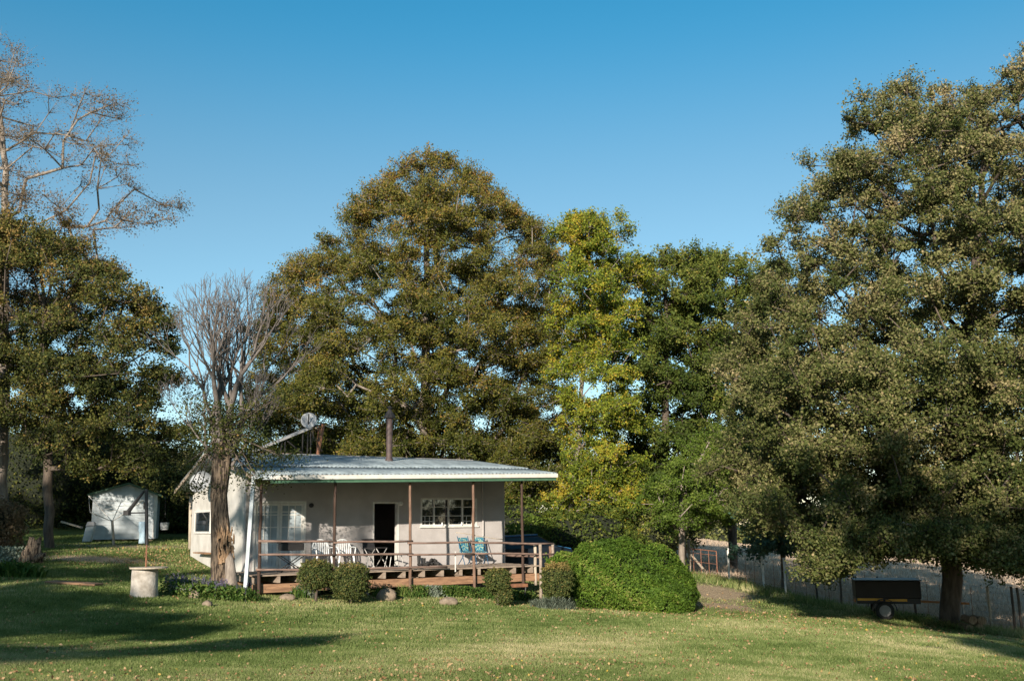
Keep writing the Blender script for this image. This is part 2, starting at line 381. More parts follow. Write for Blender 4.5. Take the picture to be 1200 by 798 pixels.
def leaf_shell(fn_pts, n, leaf, lmat, parent, name='foliage', up=.4, tint0=.5, tj=.25, spread=.8, tfn=None, aspect=.62):
    C, N = fn_pts(n); t = tint0+RNG.normal(size=len(C))*tj
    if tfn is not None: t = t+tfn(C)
    V, F, t = leaves(C, leaf, N*.7+np.array([0,0,up]), t, spread=spread, aspect=aspect)
    return np_mesh(name, V, F, lmat, parent, tint=t)
def lump(x, f=1.0, ph=0):
    return .5*(np.sin(x[:, 0]*2.1*f+ph)*np.cos(x[:, 1]*1.7*f+ph*2)+np.sin(x[:, 2]*2.6*f+ph*3+x[:, 0]*1.3*f))
def ellip(cen, rad, power=2.0, rough=.12, depth=.22, lf=1.5, ph=0, rot=0, zmin=-1):
    cen = np.array(cen); rad = np.array(rad)
    def fn(n):
        d = unit(RNG.normal(size=(int(n*1.6), 3))); d = d[d[:, 2] > zmin][:n]
        s = (np.abs(d)**power).sum(1)**(-1/power); q = d*s[:, None]
        k = 1+rough*lump(d*3, lf, ph)-depth*RNG.uniform(0, 1, len(d))**2
        v = q*k[:, None]*rad
        nn = unit(d/rad)
        if rot:
            c, s_ = math.cos(rot), math.sin(rot); Rm = np.array([[c,-s_,0],[s_,c,0],[0,0,1]]); v = v@Rm.T; nn = nn@Rm.T
        return v+cen, nn
    return fn
def core(fn_cen, rad, material, parent, name='dark_core', power=2.0, rough=.12, lf=1.5, ph=0, rot=0, k=.82):  # solid dark blob added inside the foliage so it is not see-through
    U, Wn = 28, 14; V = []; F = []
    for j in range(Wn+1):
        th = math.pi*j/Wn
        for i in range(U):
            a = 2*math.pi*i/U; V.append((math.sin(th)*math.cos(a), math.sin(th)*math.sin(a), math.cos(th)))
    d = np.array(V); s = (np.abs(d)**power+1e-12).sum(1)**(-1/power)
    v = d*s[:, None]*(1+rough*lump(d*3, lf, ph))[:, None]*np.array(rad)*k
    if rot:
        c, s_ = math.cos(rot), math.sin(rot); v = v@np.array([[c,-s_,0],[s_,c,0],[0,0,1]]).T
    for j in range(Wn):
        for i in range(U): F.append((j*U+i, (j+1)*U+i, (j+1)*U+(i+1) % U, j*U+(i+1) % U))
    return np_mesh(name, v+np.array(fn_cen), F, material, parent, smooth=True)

# ================================================================== GROUND
FA = np.array([7.6, 43.0]); FB = np.array([16.0, 27.0])       # fence line
def field_side(x, y):                                         # metres beyond the fence (positive = field)
    d = (FB-FA)/np.linalg.norm(FB-FA); nrm = np.array([-d[1], d[0]])
    s = (x-FA[0])*nrm[0]+(y-FA[1])*nrm[1]
    return s
def build_ground():
    def axis(lo, hi, fine_lo, fine_hi, st):
        a = [fine_lo]
        while a[-1] < fine_hi: a.append(a[-1]+st)
        s = st
        while a[-1] < hi: s *= 1.09; a.append(a[-1]+s)
        b = [fine_lo]; s = st
        while b[-1] > lo: s *= 1.09; b.append(b[-1]-s)
        return np.array(sorted(set(b+a)))
    xs = axis(-600, 600, -26, 28, .3); ys = axis(-300, 900, 6, 56, .3)
    XX, YY = np.meshgrid(xs, ys); x = XX.ravel(); y = YY.ravel(); z = GN(x, y)
    fs = field_side(x, y)
    far = np.clip((y-44)/6, 0, 1)
    m = np.where(x > 4.5, np.clip(fs/.8, 0, 1), 0)*np.clip((x-4.5)/2.5, 0, 1)
    m = np.maximum(m, np.clip((y-70)/20, 0, 1)*np.clip((x-3)/12, 0, 1))
    # stubble rows of the field
    z = z + m*(.05*np.sin((x*.9+y*.35)*5.0)+RNG.normal(size=len(x))*.05)*np.clip(1.2-y/140, 0, 1)
    nx = len(xs); idx = np.arange(len(x)).reshape(len(ys), nx)
    F = np.stack([idx[:-1, :-1].ravel(), idx[:-1, 1:].ravel(), idx[1:, 1:].ravel(), idx[1:, :-1].ravel()], 1)
    # ground cover masks: r = field, g = bare trodden earth
    def patch(px, py, rx, ry, s=1):
        c = ground_hit(px, py); return s*np.exp(-(((x-c[0])/rx)**2+((y-c[1])/ry)**2))
    bare = patch(838, 694, 1.6, 2.6, 1.1)+patch(850, 712, 1.5, 2.0, .8)+patch(880, 722, 2.2, 1.5, .45)+patch(115, 655, 3.0, 1.3, .8)+patch(150, 640, 3.5, 1.6, .7)
    bare += patch(810, 773, .35, .25, .9)+patch(1095, 760, .5, .35, .7)+patch(845, 715, 1, .7, .4)+patch(830,775,.2,.2,.8)+patch(560, 704, 4.0, .5, .6)+patch(760,722,3,.4,.4)
    bare += patch(640, 770, 3, .8, .25)+patch(60, 790, 2, .7, .3)+patch(980, 740, 3, 1.2, .25)
    V = np.stack([x, y, z], 1)
    m_, nt, b = new_mat('ground_cover')
    mp = coords(nt); L = nt.links
    n1 = noise(nt, mp, .55, 5); n2 = noise(nt, mp, 6, 8, .75); n3 = noise(nt, mp, 30, 6, .8)
    g = ramp(nt, [(.30, (.09,.135,.035)), (.5, (.15,.195,.06)), (.72, (.26,.24,.11))])
    mixn = nt.nodes.new('ShaderNodeMath'); mixn.operation = 'MULTIPLY_ADD'; mixn.inputs[1].default_value = .5
    L.new(n1.outputs['Fac'], mixn.inputs[0]); m5 = nt.nodes.new('ShaderNodeMath'); m5.operation = 'MULTIPLY'; m5.inputs[1].default_value = .5
    L.new(n2.outputs['Fac'], m5.inputs[0]); L.new(m5.outputs[0], mixn.inputs[2]); L.new(mixn.outputs[0], g.inputs[0])
    e = ramp(nt, [(.3, (.48,.36,.23)), (.7, (.66,.52,.36))]); L.new(n2.outputs['Fac'], e.inputs[0])
    f = ramp(nt, [(.3, (.42,.31,.22)), (.6, (.58,.45,.33))]); L.new(n2.outputs['Fac'], f.inputs[0])
    def attr(nm):
        a = nt.nodes.new('ShaderNodeAttribute'); a.attribute_name = nm; return a
    def thr(a, nz, amp=1.2, lo=.35, hi=.65):
        ad = nt.nodes.new('ShaderNodeMath'); ad.operation = 'MULTIPLY_ADD'; ad.inputs[1].default_value = amp; 
        sb = nt.nodes.new('ShaderNodeMath'); sb.operation = 'SUBTRACT'; sb.inputs[1].default_value = .5; L.new(nz.outputs['Fac'], sb.inputs[0])
        L.new(sb.outputs[0], ad.inputs[0]); L.new(a.outputs['Fac'], ad.inputs[2])
        mr = nt.nodes.new('ShaderNodeMapRange'); mr.inputs[1].default_value = lo; mr.inputs[2].default_value = hi; L.new(ad.outputs[0], mr.inputs[0]); return mr
    mx1 = nt.nodes.new('ShaderNodeMixRGB'); L.new(thr(attr('bare'), n2).outputs[0], mx1.inputs[0]); L.new(g.outputs[0], mx1.inputs[1]); L.new(e.outputs[0], mx1.inputs[2])
    mx2 = nt.nodes.new('ShaderNodeMixRGB'); L.new(thr(attr('field'), n2, .6).outputs[0], mx2.inputs[0]); L.new(mx1.outputs[0], mx2.inputs[1]); L.new(f.outputs[0], mx2.inputs[2])
    L.new(mx2.outputs[0], b.inputs['Base Color']); b.inputs['Roughness'].default_value = .95; b.inputs['Specular IOR Level'].default_value = .1
    bp = nt.nodes.new('ShaderNodeBump'); bp.inputs['Strength'].default_value = 1; bp.inputs['Distance'].default_value = .07
    L.new(n3.outputs['Fac'], bp.inputs['Height']); L.new(bp.outputs[0], b.inputs['Normal'])
    o = np_mesh('ground', V, F, m_, smooth=True); tag(o, kind='structure')
    for nm, arr in (('field', m), ('bare', bare)):
        a = o.data.attributes.new(nm, 'FLOAT', 'POINT'); a.data.foreach_set('value', arr.astype(np.float32))
    from math import exp
    def bare_at(X, Yy):
        s = np.zeros(len(X))
        for px, py, rx, ry, k in [(838,694,1.6,2.6,1.1),(850,712,1.5,2.0,.8),(115,655,3,1.3,.8),(150,640,3.5,1.6,.7),(810,773,.35,.25,.9),(1095,760,.5,.35,.7)]:
            c = ground_hit(px, py); s += k*np.exp(-(((X-c[0])/rx)**2+((Yy-c[1])/ry)**2))
        return s
    return bare_at
bare_at = build_ground()
# the cottage frame (needed to keep grass out of it)
YAW = R(30); A2 = np.array([math.cos(YAW), math.sin(YAW)]); N2 = np.array([math.sin(YAW), -math.cos(YAW)]); O2 = np.array([-7.97, 30.0])
def H(t, s, z):
    q = O2+A2*t+N2*s; return (q[0], q[1], z)
def HP(px, py, s):
    d = ray(px, py); k = (O2+N2*s)@N2/(d[:2]@N2); q = d*k; return float((q[:2]-O2)@A2), float(q[2])
def house_ts(x, y):
    dx = x-O2[0]; dy = y-O2[1]; return dx*A2[0]+dy*A2[1], dx*N2[0]+dy*N2[1]
def build_grass():
    n = 950000; Y0, Y1 = 10.2, 46.0
    u = RNG.uniform(0, 1, n); Y = 1/((1-u)/Y0+u/Y1)            # denser near the camera
    X = RNG.uniform(-.56, .56, n)*Y
    fs = field_side(X, Y); t, s = house_ts(X, Y)
    ok = ~((fs > .2) & (X > 4.5)) & ~((t > -.1) & (t < 9) & (s > -7.2) & (s < 2.6)) & (RNG.uniform(0, 1, n) > bare_at(X, Y)*1.3)
    X = X[ok]; Y = Y[ok]; n = len(X); Z = GN(X, Y)
    cl = np.sin(X*1.7+np.sin(Y*1.1)*2)*np.sin(Y*1.9+X*.6)
    h = (.028+.018*RNG.uniform(0, 1, n)+.012*np.clip(cl, 0, 1))*(1+Y*.012)
    near = field_side(X, Y); tall = (X > 6) & (near > -1.6); h = np.where(tall, h*RNG.uniform(1.5, 5, n), h)
    w = .0045*Y/12+.002
    a = RNG.uniform(0, 2*math.pi, n); lean = RNG.uniform(.1, .9, n)*h; la = RNG.uniform(0, 2*math.pi, n)
    bx = np.cos(a)*w; by = np.sin(a)*w
    h0_ = h
    V = np.stack([np.stack([X-bx, Y-by, Z-.004], 1), np.stack([X+bx, Y+by, Z-.004], 1), np.stack([X+np.cos(la)*lean, Y+np.sin(la)*lean, Z+h], 1)], 1).reshape(-1, 3)
    big = np.sin(X*.45+1.3)*np.cos(Y*.38+X*.2)+.6*np.sin(X*1.1-Y*.7)
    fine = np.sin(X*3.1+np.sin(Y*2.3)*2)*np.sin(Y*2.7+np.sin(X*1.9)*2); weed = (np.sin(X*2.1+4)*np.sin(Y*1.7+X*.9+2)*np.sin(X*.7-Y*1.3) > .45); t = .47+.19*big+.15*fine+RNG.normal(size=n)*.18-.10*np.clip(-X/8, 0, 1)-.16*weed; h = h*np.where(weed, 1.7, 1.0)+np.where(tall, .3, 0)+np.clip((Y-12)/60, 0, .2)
    m = leaf_mat('lf_grass', [(0,(.085,.130,.030)),(.42,(.190,.255,.075)),(.72,(.35,.36,.15)),(1,(.60,.52,.30))], .3, .6, .2)
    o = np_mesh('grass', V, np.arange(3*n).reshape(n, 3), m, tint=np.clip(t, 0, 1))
    tag(o, 'short mown green lawn grass with yellowish blades in front of the cottage', 'grass', kind='stuff')
build_grass()
def build_fallen():
    n = 13000; u = RNG.uniform(0, 1, n); Y = 1/((1-u)/10.5+u/40); X = RNG.uniform(-.55, .55, n)*Y; dn = .5+.35*np.sin(X*.9+np.sin(Y*.6)*2)+.35*np.sin(Y*1.1-X*.5); k_ = RNG.uniform(size=n) < np.clip(dn, .08, 1)*.75; X = X[k_]; Y = Y[k_]
    # drifts
    c = ground_hit(215, 655); k = 1500; X = np.r_[X, c[0]+RNG.normal(size=k)*2.2]; Y = np.r_[Y, c[1]+RNG.normal(size=k)*2.6]
    c = ground_hit(700, 712); k = 900; X = np.r_[X, c[0]+RNG.normal(size=k)*4]; Y = np.r_[Y, c[1]-1+RNG.normal(size=k)*1.3]
    c = ground_hit(960, 730); k = 700; X = np.r_[X, c[0]+RNG.normal(size=k)*4]; Y = np.r_[Y, c[1]+RNG.normal(size=k)*2]
    fs = field_side(X, Y); t, s = house_ts(X, Y); ok = ~((fs > .2) & (X > 4.5)) & ~((t > -.1) & (t < 9) & (s > -7.2) & (s < 2.6)); X = X[ok]; Y = Y[ok]
    Z = GN(X, Y)+.04+.015*RNG.uniform(0, 1, len(X))
    V, F, t = leaves(np.stack([X, Y, Z], 1), .042*RNG.uniform(.5, 1.6, len(X))*np.clip(Y/20,.8,1.25), np.array([0,-.5,1.1]), RNG.uniform(0, 1, len(X)), aspect=.7)
    o = np_mesh('fallen_leaves', V, F, M['lf_fallen'], tint=t); tag(o, 'tan and orange fallen leaves scattered over the lawn', 'leaves', kind='stuff')
build_fallen()
def build_stubble():
    n = 60000; Y = 30+RNG.uniform(0, 1, n)**1.3*110; X = RNG.uniform(.1, .62, n)*Y; fs = field_side(X, Y); ok = (fs > 1.0) & (X > 6); X = X[ok]; Y = Y[ok]; n = len(X)
    Z = GN(X, Y); h = RNG.uniform(.08, .3, n); w = .012*Y/40+.006; la = RNG.uniform(0, 6.28, n); a = RNG.uniform(0, 6.28, n)
    V = np.stack([np.stack([X-np.cos(a)*w, Y-np.sin(a)*w, Z-.03], 1), np.stack([X+np.cos(a)*w, Y+np.sin(a)*w, Z-.03], 1), np.stack([X+np.cos(la)*h*.6, Y+np.sin(la)*h*.6, Z+h], 1)], 1).reshape(-1, 3)
    m = leaf_mat('lf_stubble', [(0,(.34,.25,.17)),(1,(.60,.48,.37))], .15)
    o = np_mesh('crop_stubble', V, np.arange(3*n).reshape(n, 3), m, tint=RNG.uniform(0, 1, n)); tag(o, 'pale dry crop stubble covering the field beyond the fence', 'stubble', kind='stuff')
build_stubble()

# ================================================================== COTTAGE
DZ = -1.25                       # deck level
WR = 8.83                        # right end of the front wall
def roof_z(t, s):
    k = (t+.7)/10.3
    f = 1.43+.20*k; rd = 2.42-.09*k; bk = 1.35
    if s >= -2.9: return f+(rd-f)*(2.85-s)/(5.75)
    return rd+(bk-rd)*(-2.9-s)/4.5
cot = empty('cottage', H(4.4, -3.0, G(*H(4.4,-3,0)[:2])), 0, 'low taupe plastered cottage with corrugated metal roof and a raised timber verandah', 'cottage')
# openings measured on the front wall plane
def rect(px0, py0, px1, py1, s=0):
    a = HP(px0, py0, s); b = HP(px1, py1, s); c = HP(px0, py1, s); d = HP(px1, py0, s)
    return a[0], b[0], (b[1]+c[1])/2, (a[1]+d[1])/2     # t0,t1,z0,z1
FD = rect(298, 587, 357, 668); DR = rect(437, 588, 467, 661); WN = rect(493, 583.5, 559, 616)
FD = (max(FD[0], .14), FD[1], DZ+.0, FD[3]); DR = (DR[0], DR[1], DZ+.0, DR[3])
print('FD', FD, 'DR', DR, 'WN', WN)
fw = MB(); zb = -2.9
def wtop(t): return roof_z(t, 0)-.06
def wseg(mb, t0, t1, z0, z1, s0=-.2, s1=0, top=False):
    if top: mb.hexa([H(t0,s1,z0),H(t1,s1,z0),H(t1,s0,z0),H(t0,s0,z0)], [H(t0,s1,wtop(t0)),H(t1,s1,wtop(t1)),H(t1,s0,wtop(t1)),H(t0,s0,wtop(t0))])
    else: mb.box((t0,s0,z0),(t1,s1,z1), H)
xs_ = [0, FD[0], FD[1], DR[0], DR[1], WN[0], WN[1], WR]
for i in (0, 2, 4, 6): wseg(fw, xs_[i], xs_[i+1], zb, 0, top=True)
for q in (FD, DR, WN):
    wseg(fw, q[0], q[1], q[3], 0, top=True); wseg(fw, q[0], q[1], zb, q[2])
fw.build('front_wall', M['wall_taupe'], cot)
HB = -7.1
def gable(t0, t1, name, m):
    mb = MB(); pts = [(-.203, roof_z(0, -.2)-.07), (-2.9, roof_z(0, -2.9)-.07), (HB, roof_z(0, HB)-.07)]
    prof = [(-.203, zb), (HB, zb)]+[(s, z) for s, z in reversed(pts)]
    n = len(prof); vs = [H(t0, s, z) for s, z in prof]+[H(t1, s, z) for s, z in prof]
    mb.add(vs, [tuple(range(n)), tuple(range(2*n-1, n-1, -1))]+[(i, i+n, (i+1) % n+n, (i+1) % n) for i in range(n)])
    return mb.build(name, m, cot)
gable(-.003, .2, 'gable_wall', M['wall_white']); gable(WR-.2, WR+.003, 'gable_wall', M['wall_taupe'])
MB().box((.2, HB, zb), (WR-.2, HB+.2, 1.3), H).build('rear_wall', M['wall_taupe'], cot)
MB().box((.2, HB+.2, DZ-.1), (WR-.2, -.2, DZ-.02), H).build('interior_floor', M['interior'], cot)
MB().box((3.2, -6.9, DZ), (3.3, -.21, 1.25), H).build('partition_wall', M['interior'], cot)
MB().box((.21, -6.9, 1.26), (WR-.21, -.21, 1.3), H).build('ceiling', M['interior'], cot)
# corrugated roof
def build_roof():
    T0, T1 = -.62, HP(652, 556, 2.85)[0]; pitch = .13; nT = int((T1-T0)/pitch*6)
    ss = [2.9, 2.0, 1.0, 0, -1.0, -2.0, -2.9]; bs = [-2.9, -4.2, -5.6, -7.4]
    V = []; F = []
    def sheet(sl, lift=0):
        b0 = len(V)
        for s in sl:
            for i in range(nT+1):
                t = T0+(T1-T0)*i/nT; sheetk = math.sin(t*1.2)*.006
                V.append(H(t, s, roof_z(t, s)+.015*math.sin(2*math.pi*t/pitch)+sheetk+lift))
        n = nT+1
        for j in range(len(sl)-1):
            for i in range(nT): F.append((b0+j*n+i, b0+j*n+i+1, b0+(j+1)*n+i+1, b0+(j+1)*n+i))
    sheet([2.9, 2.0, 1.0]); sheet([1.12, 0, -1.0, -2.0, -2.9], .028); sheet(bs)
    o = np_mesh('roof', V, F, M['roof_sheet'], cot, smooth=True)
    md = o.modifiers.new('thick', 'SOLIDIFY'); md.thickness = .012; md.offset = -1
    m = MB()
    for j in range(20):
        t0 = T0+(T1-T0)*j/20; t1 = T0+(T1-T0)*(j+1)/20
        m.tube([H(t0-.02, -2.9, roof_z(t0, -2.9)+.01), H(t1, -2.9, roof_z(t1, -2.9)+.01)], .05, 8)
    m.build('ridge_cap', M['galv'], o)
    # fascia, gutter, green trim along the verandah edge
    fz = lambda t: roof_z(t, 2.85)
    tg = HP(318, 560, 2.93)[0]
    g = MB(); g.hexa([H(tg,2.94,fz(tg)-.15),H(T1,2.94,fz(T1)-.15),H(T1,2.84,fz(T1)-.15),H(tg,2.84,fz(tg)-.15)], [H(tg,2.96,fz(tg)-.03),H(T1,2.96,fz(T1)-.03),H(T1,2.84,fz(T1)-.03),H(tg,2.84,fz(tg)-.03)])
    g.build('gutter', M['gutter'], o, bevel=.01)
    g = MB(); g.hexa([H(tg,2.88,fz(tg)-.24),H(T1-.03,2.88,fz(T1)-.24),H(T1-.03,2.80,fz(T1)-.24),H(tg,2.80,fz(tg)-.24)], [H(tg,2.88,fz(tg)-.155),H(T1-.03,2.88,fz(T1)-.155),H(T1-.03,2.80,fz(T1)-.155),H(tg,2.80,fz(tg)-.155)])
    g.build('fascia_board', M['green_paint'], o)
    g = MB(); g.hexa([H(T0,2.90,fz(T0)-.14),H(tg-.01,2.90,fz(tg)-.14),H(tg-.01,2.84,fz(tg)-.14),H(T0,2.84,fz(T0)-.14)], [H(T0,2.90,fz(T0)-.03),H(tg-.01,2.90,fz(tg)-.03),H(tg-.01,2.84,fz(tg)-.03),H(T0,2.84,fz(T0)-.03)])
    g.build('fascia_board', M['blue_white'], o)
    # verge boards
    for tv, mm in ((T0+.02, 'grey_wood'), (T1-.02, 'white_paint')):
        v = MB()
        for s0, s1 in ((2.79, -2.9), (-2.9, -7.3)):
            v.hexa([H(tv-.02,s0,roof_z(tv,s0)-.13),H(tv+.02,s0,roof_z(tv,s0)-.13),H(tv+.02,s1,roof_z(tv,s1)-.13),H(tv-.02,s1,roof_z(tv,s1)-.13)],
                   [H(tv-.02,s0,roof_z(tv,s0)-.025),H(tv+.02,s0,roof_z(tv,s0)-.025),H(tv+.02,s1,roof_z(tv,s1)-.025),H(tv-.02,s1,roof_z(tv,s1)-.025)])
        v.build('verge_board', M[mm], o)
    # rafters
    for t in np.arange(.3, T1-.2, .9):
        r_ = MB(); r_.hexa([H(t-.03,2.75,roof_z(t,2.75)-.15),H(t+.03,2.75,roof_z(t,2.75)-.15),H(t+.03,.01,roof_z(t,0)-.15),H(t-.03,.01,roof_z(t,0)-.15)],
             [H(t-.03,2.75,roof_z(t,2.75)-.03),H(t+.03,2.75,roof_z(t,2.75)-.03),H(t+.03,.01,roof_z(t,0)-.03),H(t-.03,.01,roof_z(t,0)-.03)])
        r_.build('rafter', M['pole_wood'], o)
    b = MB(); b.hexa([H(T0+.1,2.55,fz(T0)-.24),H(T1-.1,2.55,fz(T1)-.24),H(T1-.1,2.45,fz(T1)-.24),H(T0+.1,2.45,fz(T0)-.24)], [H(T0+.1,2.55,fz(T0)-.10),H(T1-.1,2.55,fz(T1)-.10),H(T1-.1,2.45,fz(T1)-.10),H(T0+.1,2.45,fz(T0)-.10)])
    b.build('verandah_beam', M['pole_wood'], o)
    return o, T0, T1
roof, RT0, RT1 = build_roof()
# french doors
def leaf_door(t0, t1, z0, z1, nx, rows, panel, parent, s=-.06):
    fr = MB(); st = .07
    fr.box((t0, s-.02, z0), (t0+st, s+.02, z1), H); fr.box((t1-st, s-.02, z0), (t1, s+.02, z1), H)
    fr.box((t0+st, s-.02, z1-st), (t1-st, s+.02, z1), H); fr.box((t0+st, s-.02, z0), (t1-st, s+.02, z0+st*1.5), H)
    pz = z0+panel; fr.box((t0+st, s-.02, pz), (t1-st, s+.02, pz+st), H)
    for z in rows: fr.box((t0+st, s-.015, z-.014), (t1-st, s+.015, z+.014), H)
    for i in range(1, nx):
        t = t0+st+(t1-t0-2*st)*i/nx; fr.box((t-.012, s-.014, pz+st), (t+.012, s+.014, z1-st), H)
    f = fr.build('door_leaf', M['white_paint'], parent)
    MB().box((t0+st, s-.008, pz+st), (t1-st, s-.003, z1-st), H).build('pane', M['curtain'], f)
    p = MB(); k = 5
    for i in range(k):
        a = t0+st+(t1-t0-2*st)*i/k; b = t0+st+(t1-t0-2*st)*(i+1)/k; p.box((a+.004, s-.012, z0+st*1.5), (b-.004, s+.004, pz), H)
    p.build('panel', M['blue_white'], f)
    return f
fd = MB(); t0, t1, z0, z1 = FD; fs_ = .06
fd.box((t0, -.12, z0), (t0+fs_, .012, z1), H); fd.box((t1-fs_, -.12, z0), (t1, .012, z1), H); fd.box((t0+fs_, -.12, z1-fs_), (t1-fs_, .012, z1), H)
FDO = fd.build('french_door', M['white_paint'], cot)
mid = (t0+t1)/2; h_ = z1-z0
for a, b in ((t0+fs_, mid-.005), (mid+.005, t1-fs_)):
    leaf_door(a, b, z0+.02, z1-fs_-.005, 3, [z1-.32, z0+h_*.62, z0+h_*.80], h_*.38, FDO)
# front doorway, its leaf folded back inside
d = MB(); t0, t1, z0, z1 = DR
d.box((t0, -.21, z0), (t0+.05, .014, z1), H); d.box((t1-.05, -.21, z0), (t1, .014, z1), H); d.box((t0+.05, -.21, z1-.05), (t1-.05, .014, z1), H)
DO = d.build('door_frame', M['white_paint'], cot)
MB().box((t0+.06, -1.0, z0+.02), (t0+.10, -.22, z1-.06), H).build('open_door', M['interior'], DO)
# window
w = MB(); t0, t1, z0, z1 = WN
w.box((t0, -.10, z0), (t0+.05, .012, z1), H); w.box((t1-.05, -.10, z0), (t1, .012, z1), H); w.box((t0+.05, -.10, z1-.05), (t1-.05, .012, z1), H); w.box((t0+.05, -.10, z0), (t1-.05, .012, z0+.05), H)
ms = [t0+(t1-t0)*k for k in (.235, .49, .74)]
for t in ms: w.box((t-.02, -.09, z0+.05), (t+.02, .01, z1-.05), H)
WO = w.build('window', M['white_paint'], cot)
MB().box((t0-.04, .013, z0-.05), (t1+.04, .06, z0-.004), H).build('sill', M['white_paint'], WO)
edges = [t0+.05]+ms+[t1-.05]
for i in range(4):
    a = edges[i]+(.025 if i else 0); b = edges[i+1]-(.025 if i < 3 else 0)
    p = MB().box((a, -.055, z0+.05), (b, -.05, z1-.05), H).build('pane', M['glass'], WO)
    for zz in ((z0+(z1-z0)*.36), (z0+(z1-z0)*.68)):
        MB().box((a, -.05, zz-.011), (b, -.03, zz+.011), H).build('glazing_bar', M['white_paint'], WO)
    mu = MB()
    if i in (0, 3):
        for k in (1, 3): tm = a+(b-a)*(.3 if k == 1 else .7); mu.box((tm-.007, -.047, z0+.05), (tm+.007, -.033, z0+(z1-z0)*.36), H)
        mu.box((a, -.046, z0+.14), (b, -.034, z0+.16), H)
    if mu.v: mu.build('lattice', M['white_paint'], WO)
# small jars on the window sill
for k, px in enumerate((518, 541)):
    tt, zz = HP(px, 615, .03); b = MB(); b.tube([H(tt, .037, z0-.003), H(tt, .037, z0+.05), H(tt, .037, z0+.10), H(tt,.037,z0+.12)], [.03,.035,.02,.02], 10)
    o = b.build('jar', M['plastic_white'], smooth=True); tag(o, ['small white jar at the middle of the window sill', 'small white jar standing towards the right of the window sill'][k], 'jar', 'jars on the window sill')
# wall lamps and pipe
for px, py in ((470, 590), (365, 592)):
    tt, zz = HP(px, py, .05); b = MB(); b.tube([H(tt, .0, zz), H(tt, .06, zz), H(tt,.10,zz-.03)], [.07,.075,.03], 12); b.build('wall_lamp', M['white_paint'] if px == 470 else M['black_metal'], cot, smooth=True)
tt, zz = HP(566, 600, .05); MB().tube([H(tt, .05, DZ), H(tt, .05, roof_z(tt, .05)-.2)], .035, 10).build('downpipe', M['wall_taupe'], cot)
# gable side: open casement window, dish, shelf, back post
def GP(px, py, t=-.0):      # pixel ray onto the left gable plane -> s, z
    d_ = ray(px, py); q0 = O2+A2*t; k = (q0@A2)/(d_[:2]@A2); q = d_*k; return float((q[:2]-O2)@N2), float(q[2])
s0, zt = GP(230, 598); s1, zb_ = GP(243, 625)
cz0, cz1 = GP(236, 625)[1], GP(236, 598)[1]; sA, sB = GP(229, 610)[0], GP(248, 610)[0]
cw = MB(); sA = max(sA, -6.6)
for a, b, c, e in ((sA, sA+.07, cz0, cz1), (sB-.07, sB, cz0, cz1), (sA+.07, sB-.07, cz1-.07, cz1), (sA+.07, sB-.07, cz0, cz0+.07)): cw.box((-.05, a, c), (.0-.004, b, e), H)
CW = cw.build('side_window', M['white_paint'], cot)
MB().box((-.02, sA+.07, cz0+.07), (-.008, sB-.07, cz1-.07), H).build('pane', M['glass'], CW)
sh, shz = GP(245, 647); b = MB(); b.box((-.30, sh-1.0, shz-.04), (-.005, sh+.6, shz), H); b.build('wall_shelf', M['joist_wood'], cot)
def dish_mesh(cen, axis, r, depth=.12):
    cen = Vector(cen); ax = Vector(axis).normalized(); x = ax.cross(Vector((0,0,1))).normalized(); y = x.cross(ax); V = []; F = []; n = 28; K = 6
    for j in range(K+1):
        rr = r*j/K
        for i in range(n):
            a = 2*math.pi*i/n; V.append(cen+(x*math.cos(a)+y*math.sin(a)*1.08)*rr+ax*(depth*(j/K)**2))
    for j in range(K):
        for i in range(n): F.append((j*n+i, j*n+(i+1) % n, (j+1)*n+(i+1) % n, (j+1)*n+i))
    return V, F
ds, dz_ = GP(236, 566, -.45)
cen = H(-.45, ds, dz_); V, F = dish_mesh(cen, (-.15, -.75, .35), .36)
DSH = MB().add(V, F); DSH = DSH.build('satellite_dish', M['dish'], cot, smooth=True); md = DSH.modifiers.new('t', 'SOLIDIFY'); md.thickness = .01
am = MB(); c = Vector(cen); am.tube([c+Vector((-.05,-.05,-.33)), c+Vector((-.1,-.5,-.12))], .015, 6); am.box((-.45, ds-.03, dz_-.03), (-.004, ds+.03, dz_+.03), H); am.build('dish_arm', M['galv'], DSH)
# chimney flue
def on_roof(px, py):
    best = None
    for s in np.linspace(2.8, -2.9, 200):
        t, z = HP(px, py, s)
        e = abs(z-roof_z(t, s))
        if best is None or e < best[0]: best = (e, t, s, z)
    return best[1:]
ct, cs_, cz = on_roof(456, 541); zt = HP(456, 490, cs_)[1]
ch = MB(); ch.tube([H(ct, cs_, cz-.05), H(ct, cs_, cz+.1), H(ct, cs_, cz+.101), H(ct, cs_, zt)], [.14,.13,.105,.105], 14); CH = ch.build('chimney_flue', M['flue'], cot, smooth=False)
cw_ = MB(); cw_.tube([H(ct, cs_, zt-.0), H(ct, cs_, zt+.04), H(ct, cs_, zt+.26), H(ct, cs_, zt+.30)], [.20,.21,.07,.05], 12)
cw_.tube([H(ct, cs_, zt+.30), H(ct, cs_, zt+.36), H(ct, cs_, zt+.42)], [.04,.10,.02], 10); cw_.build('cowl', M['black_metal'], CH)
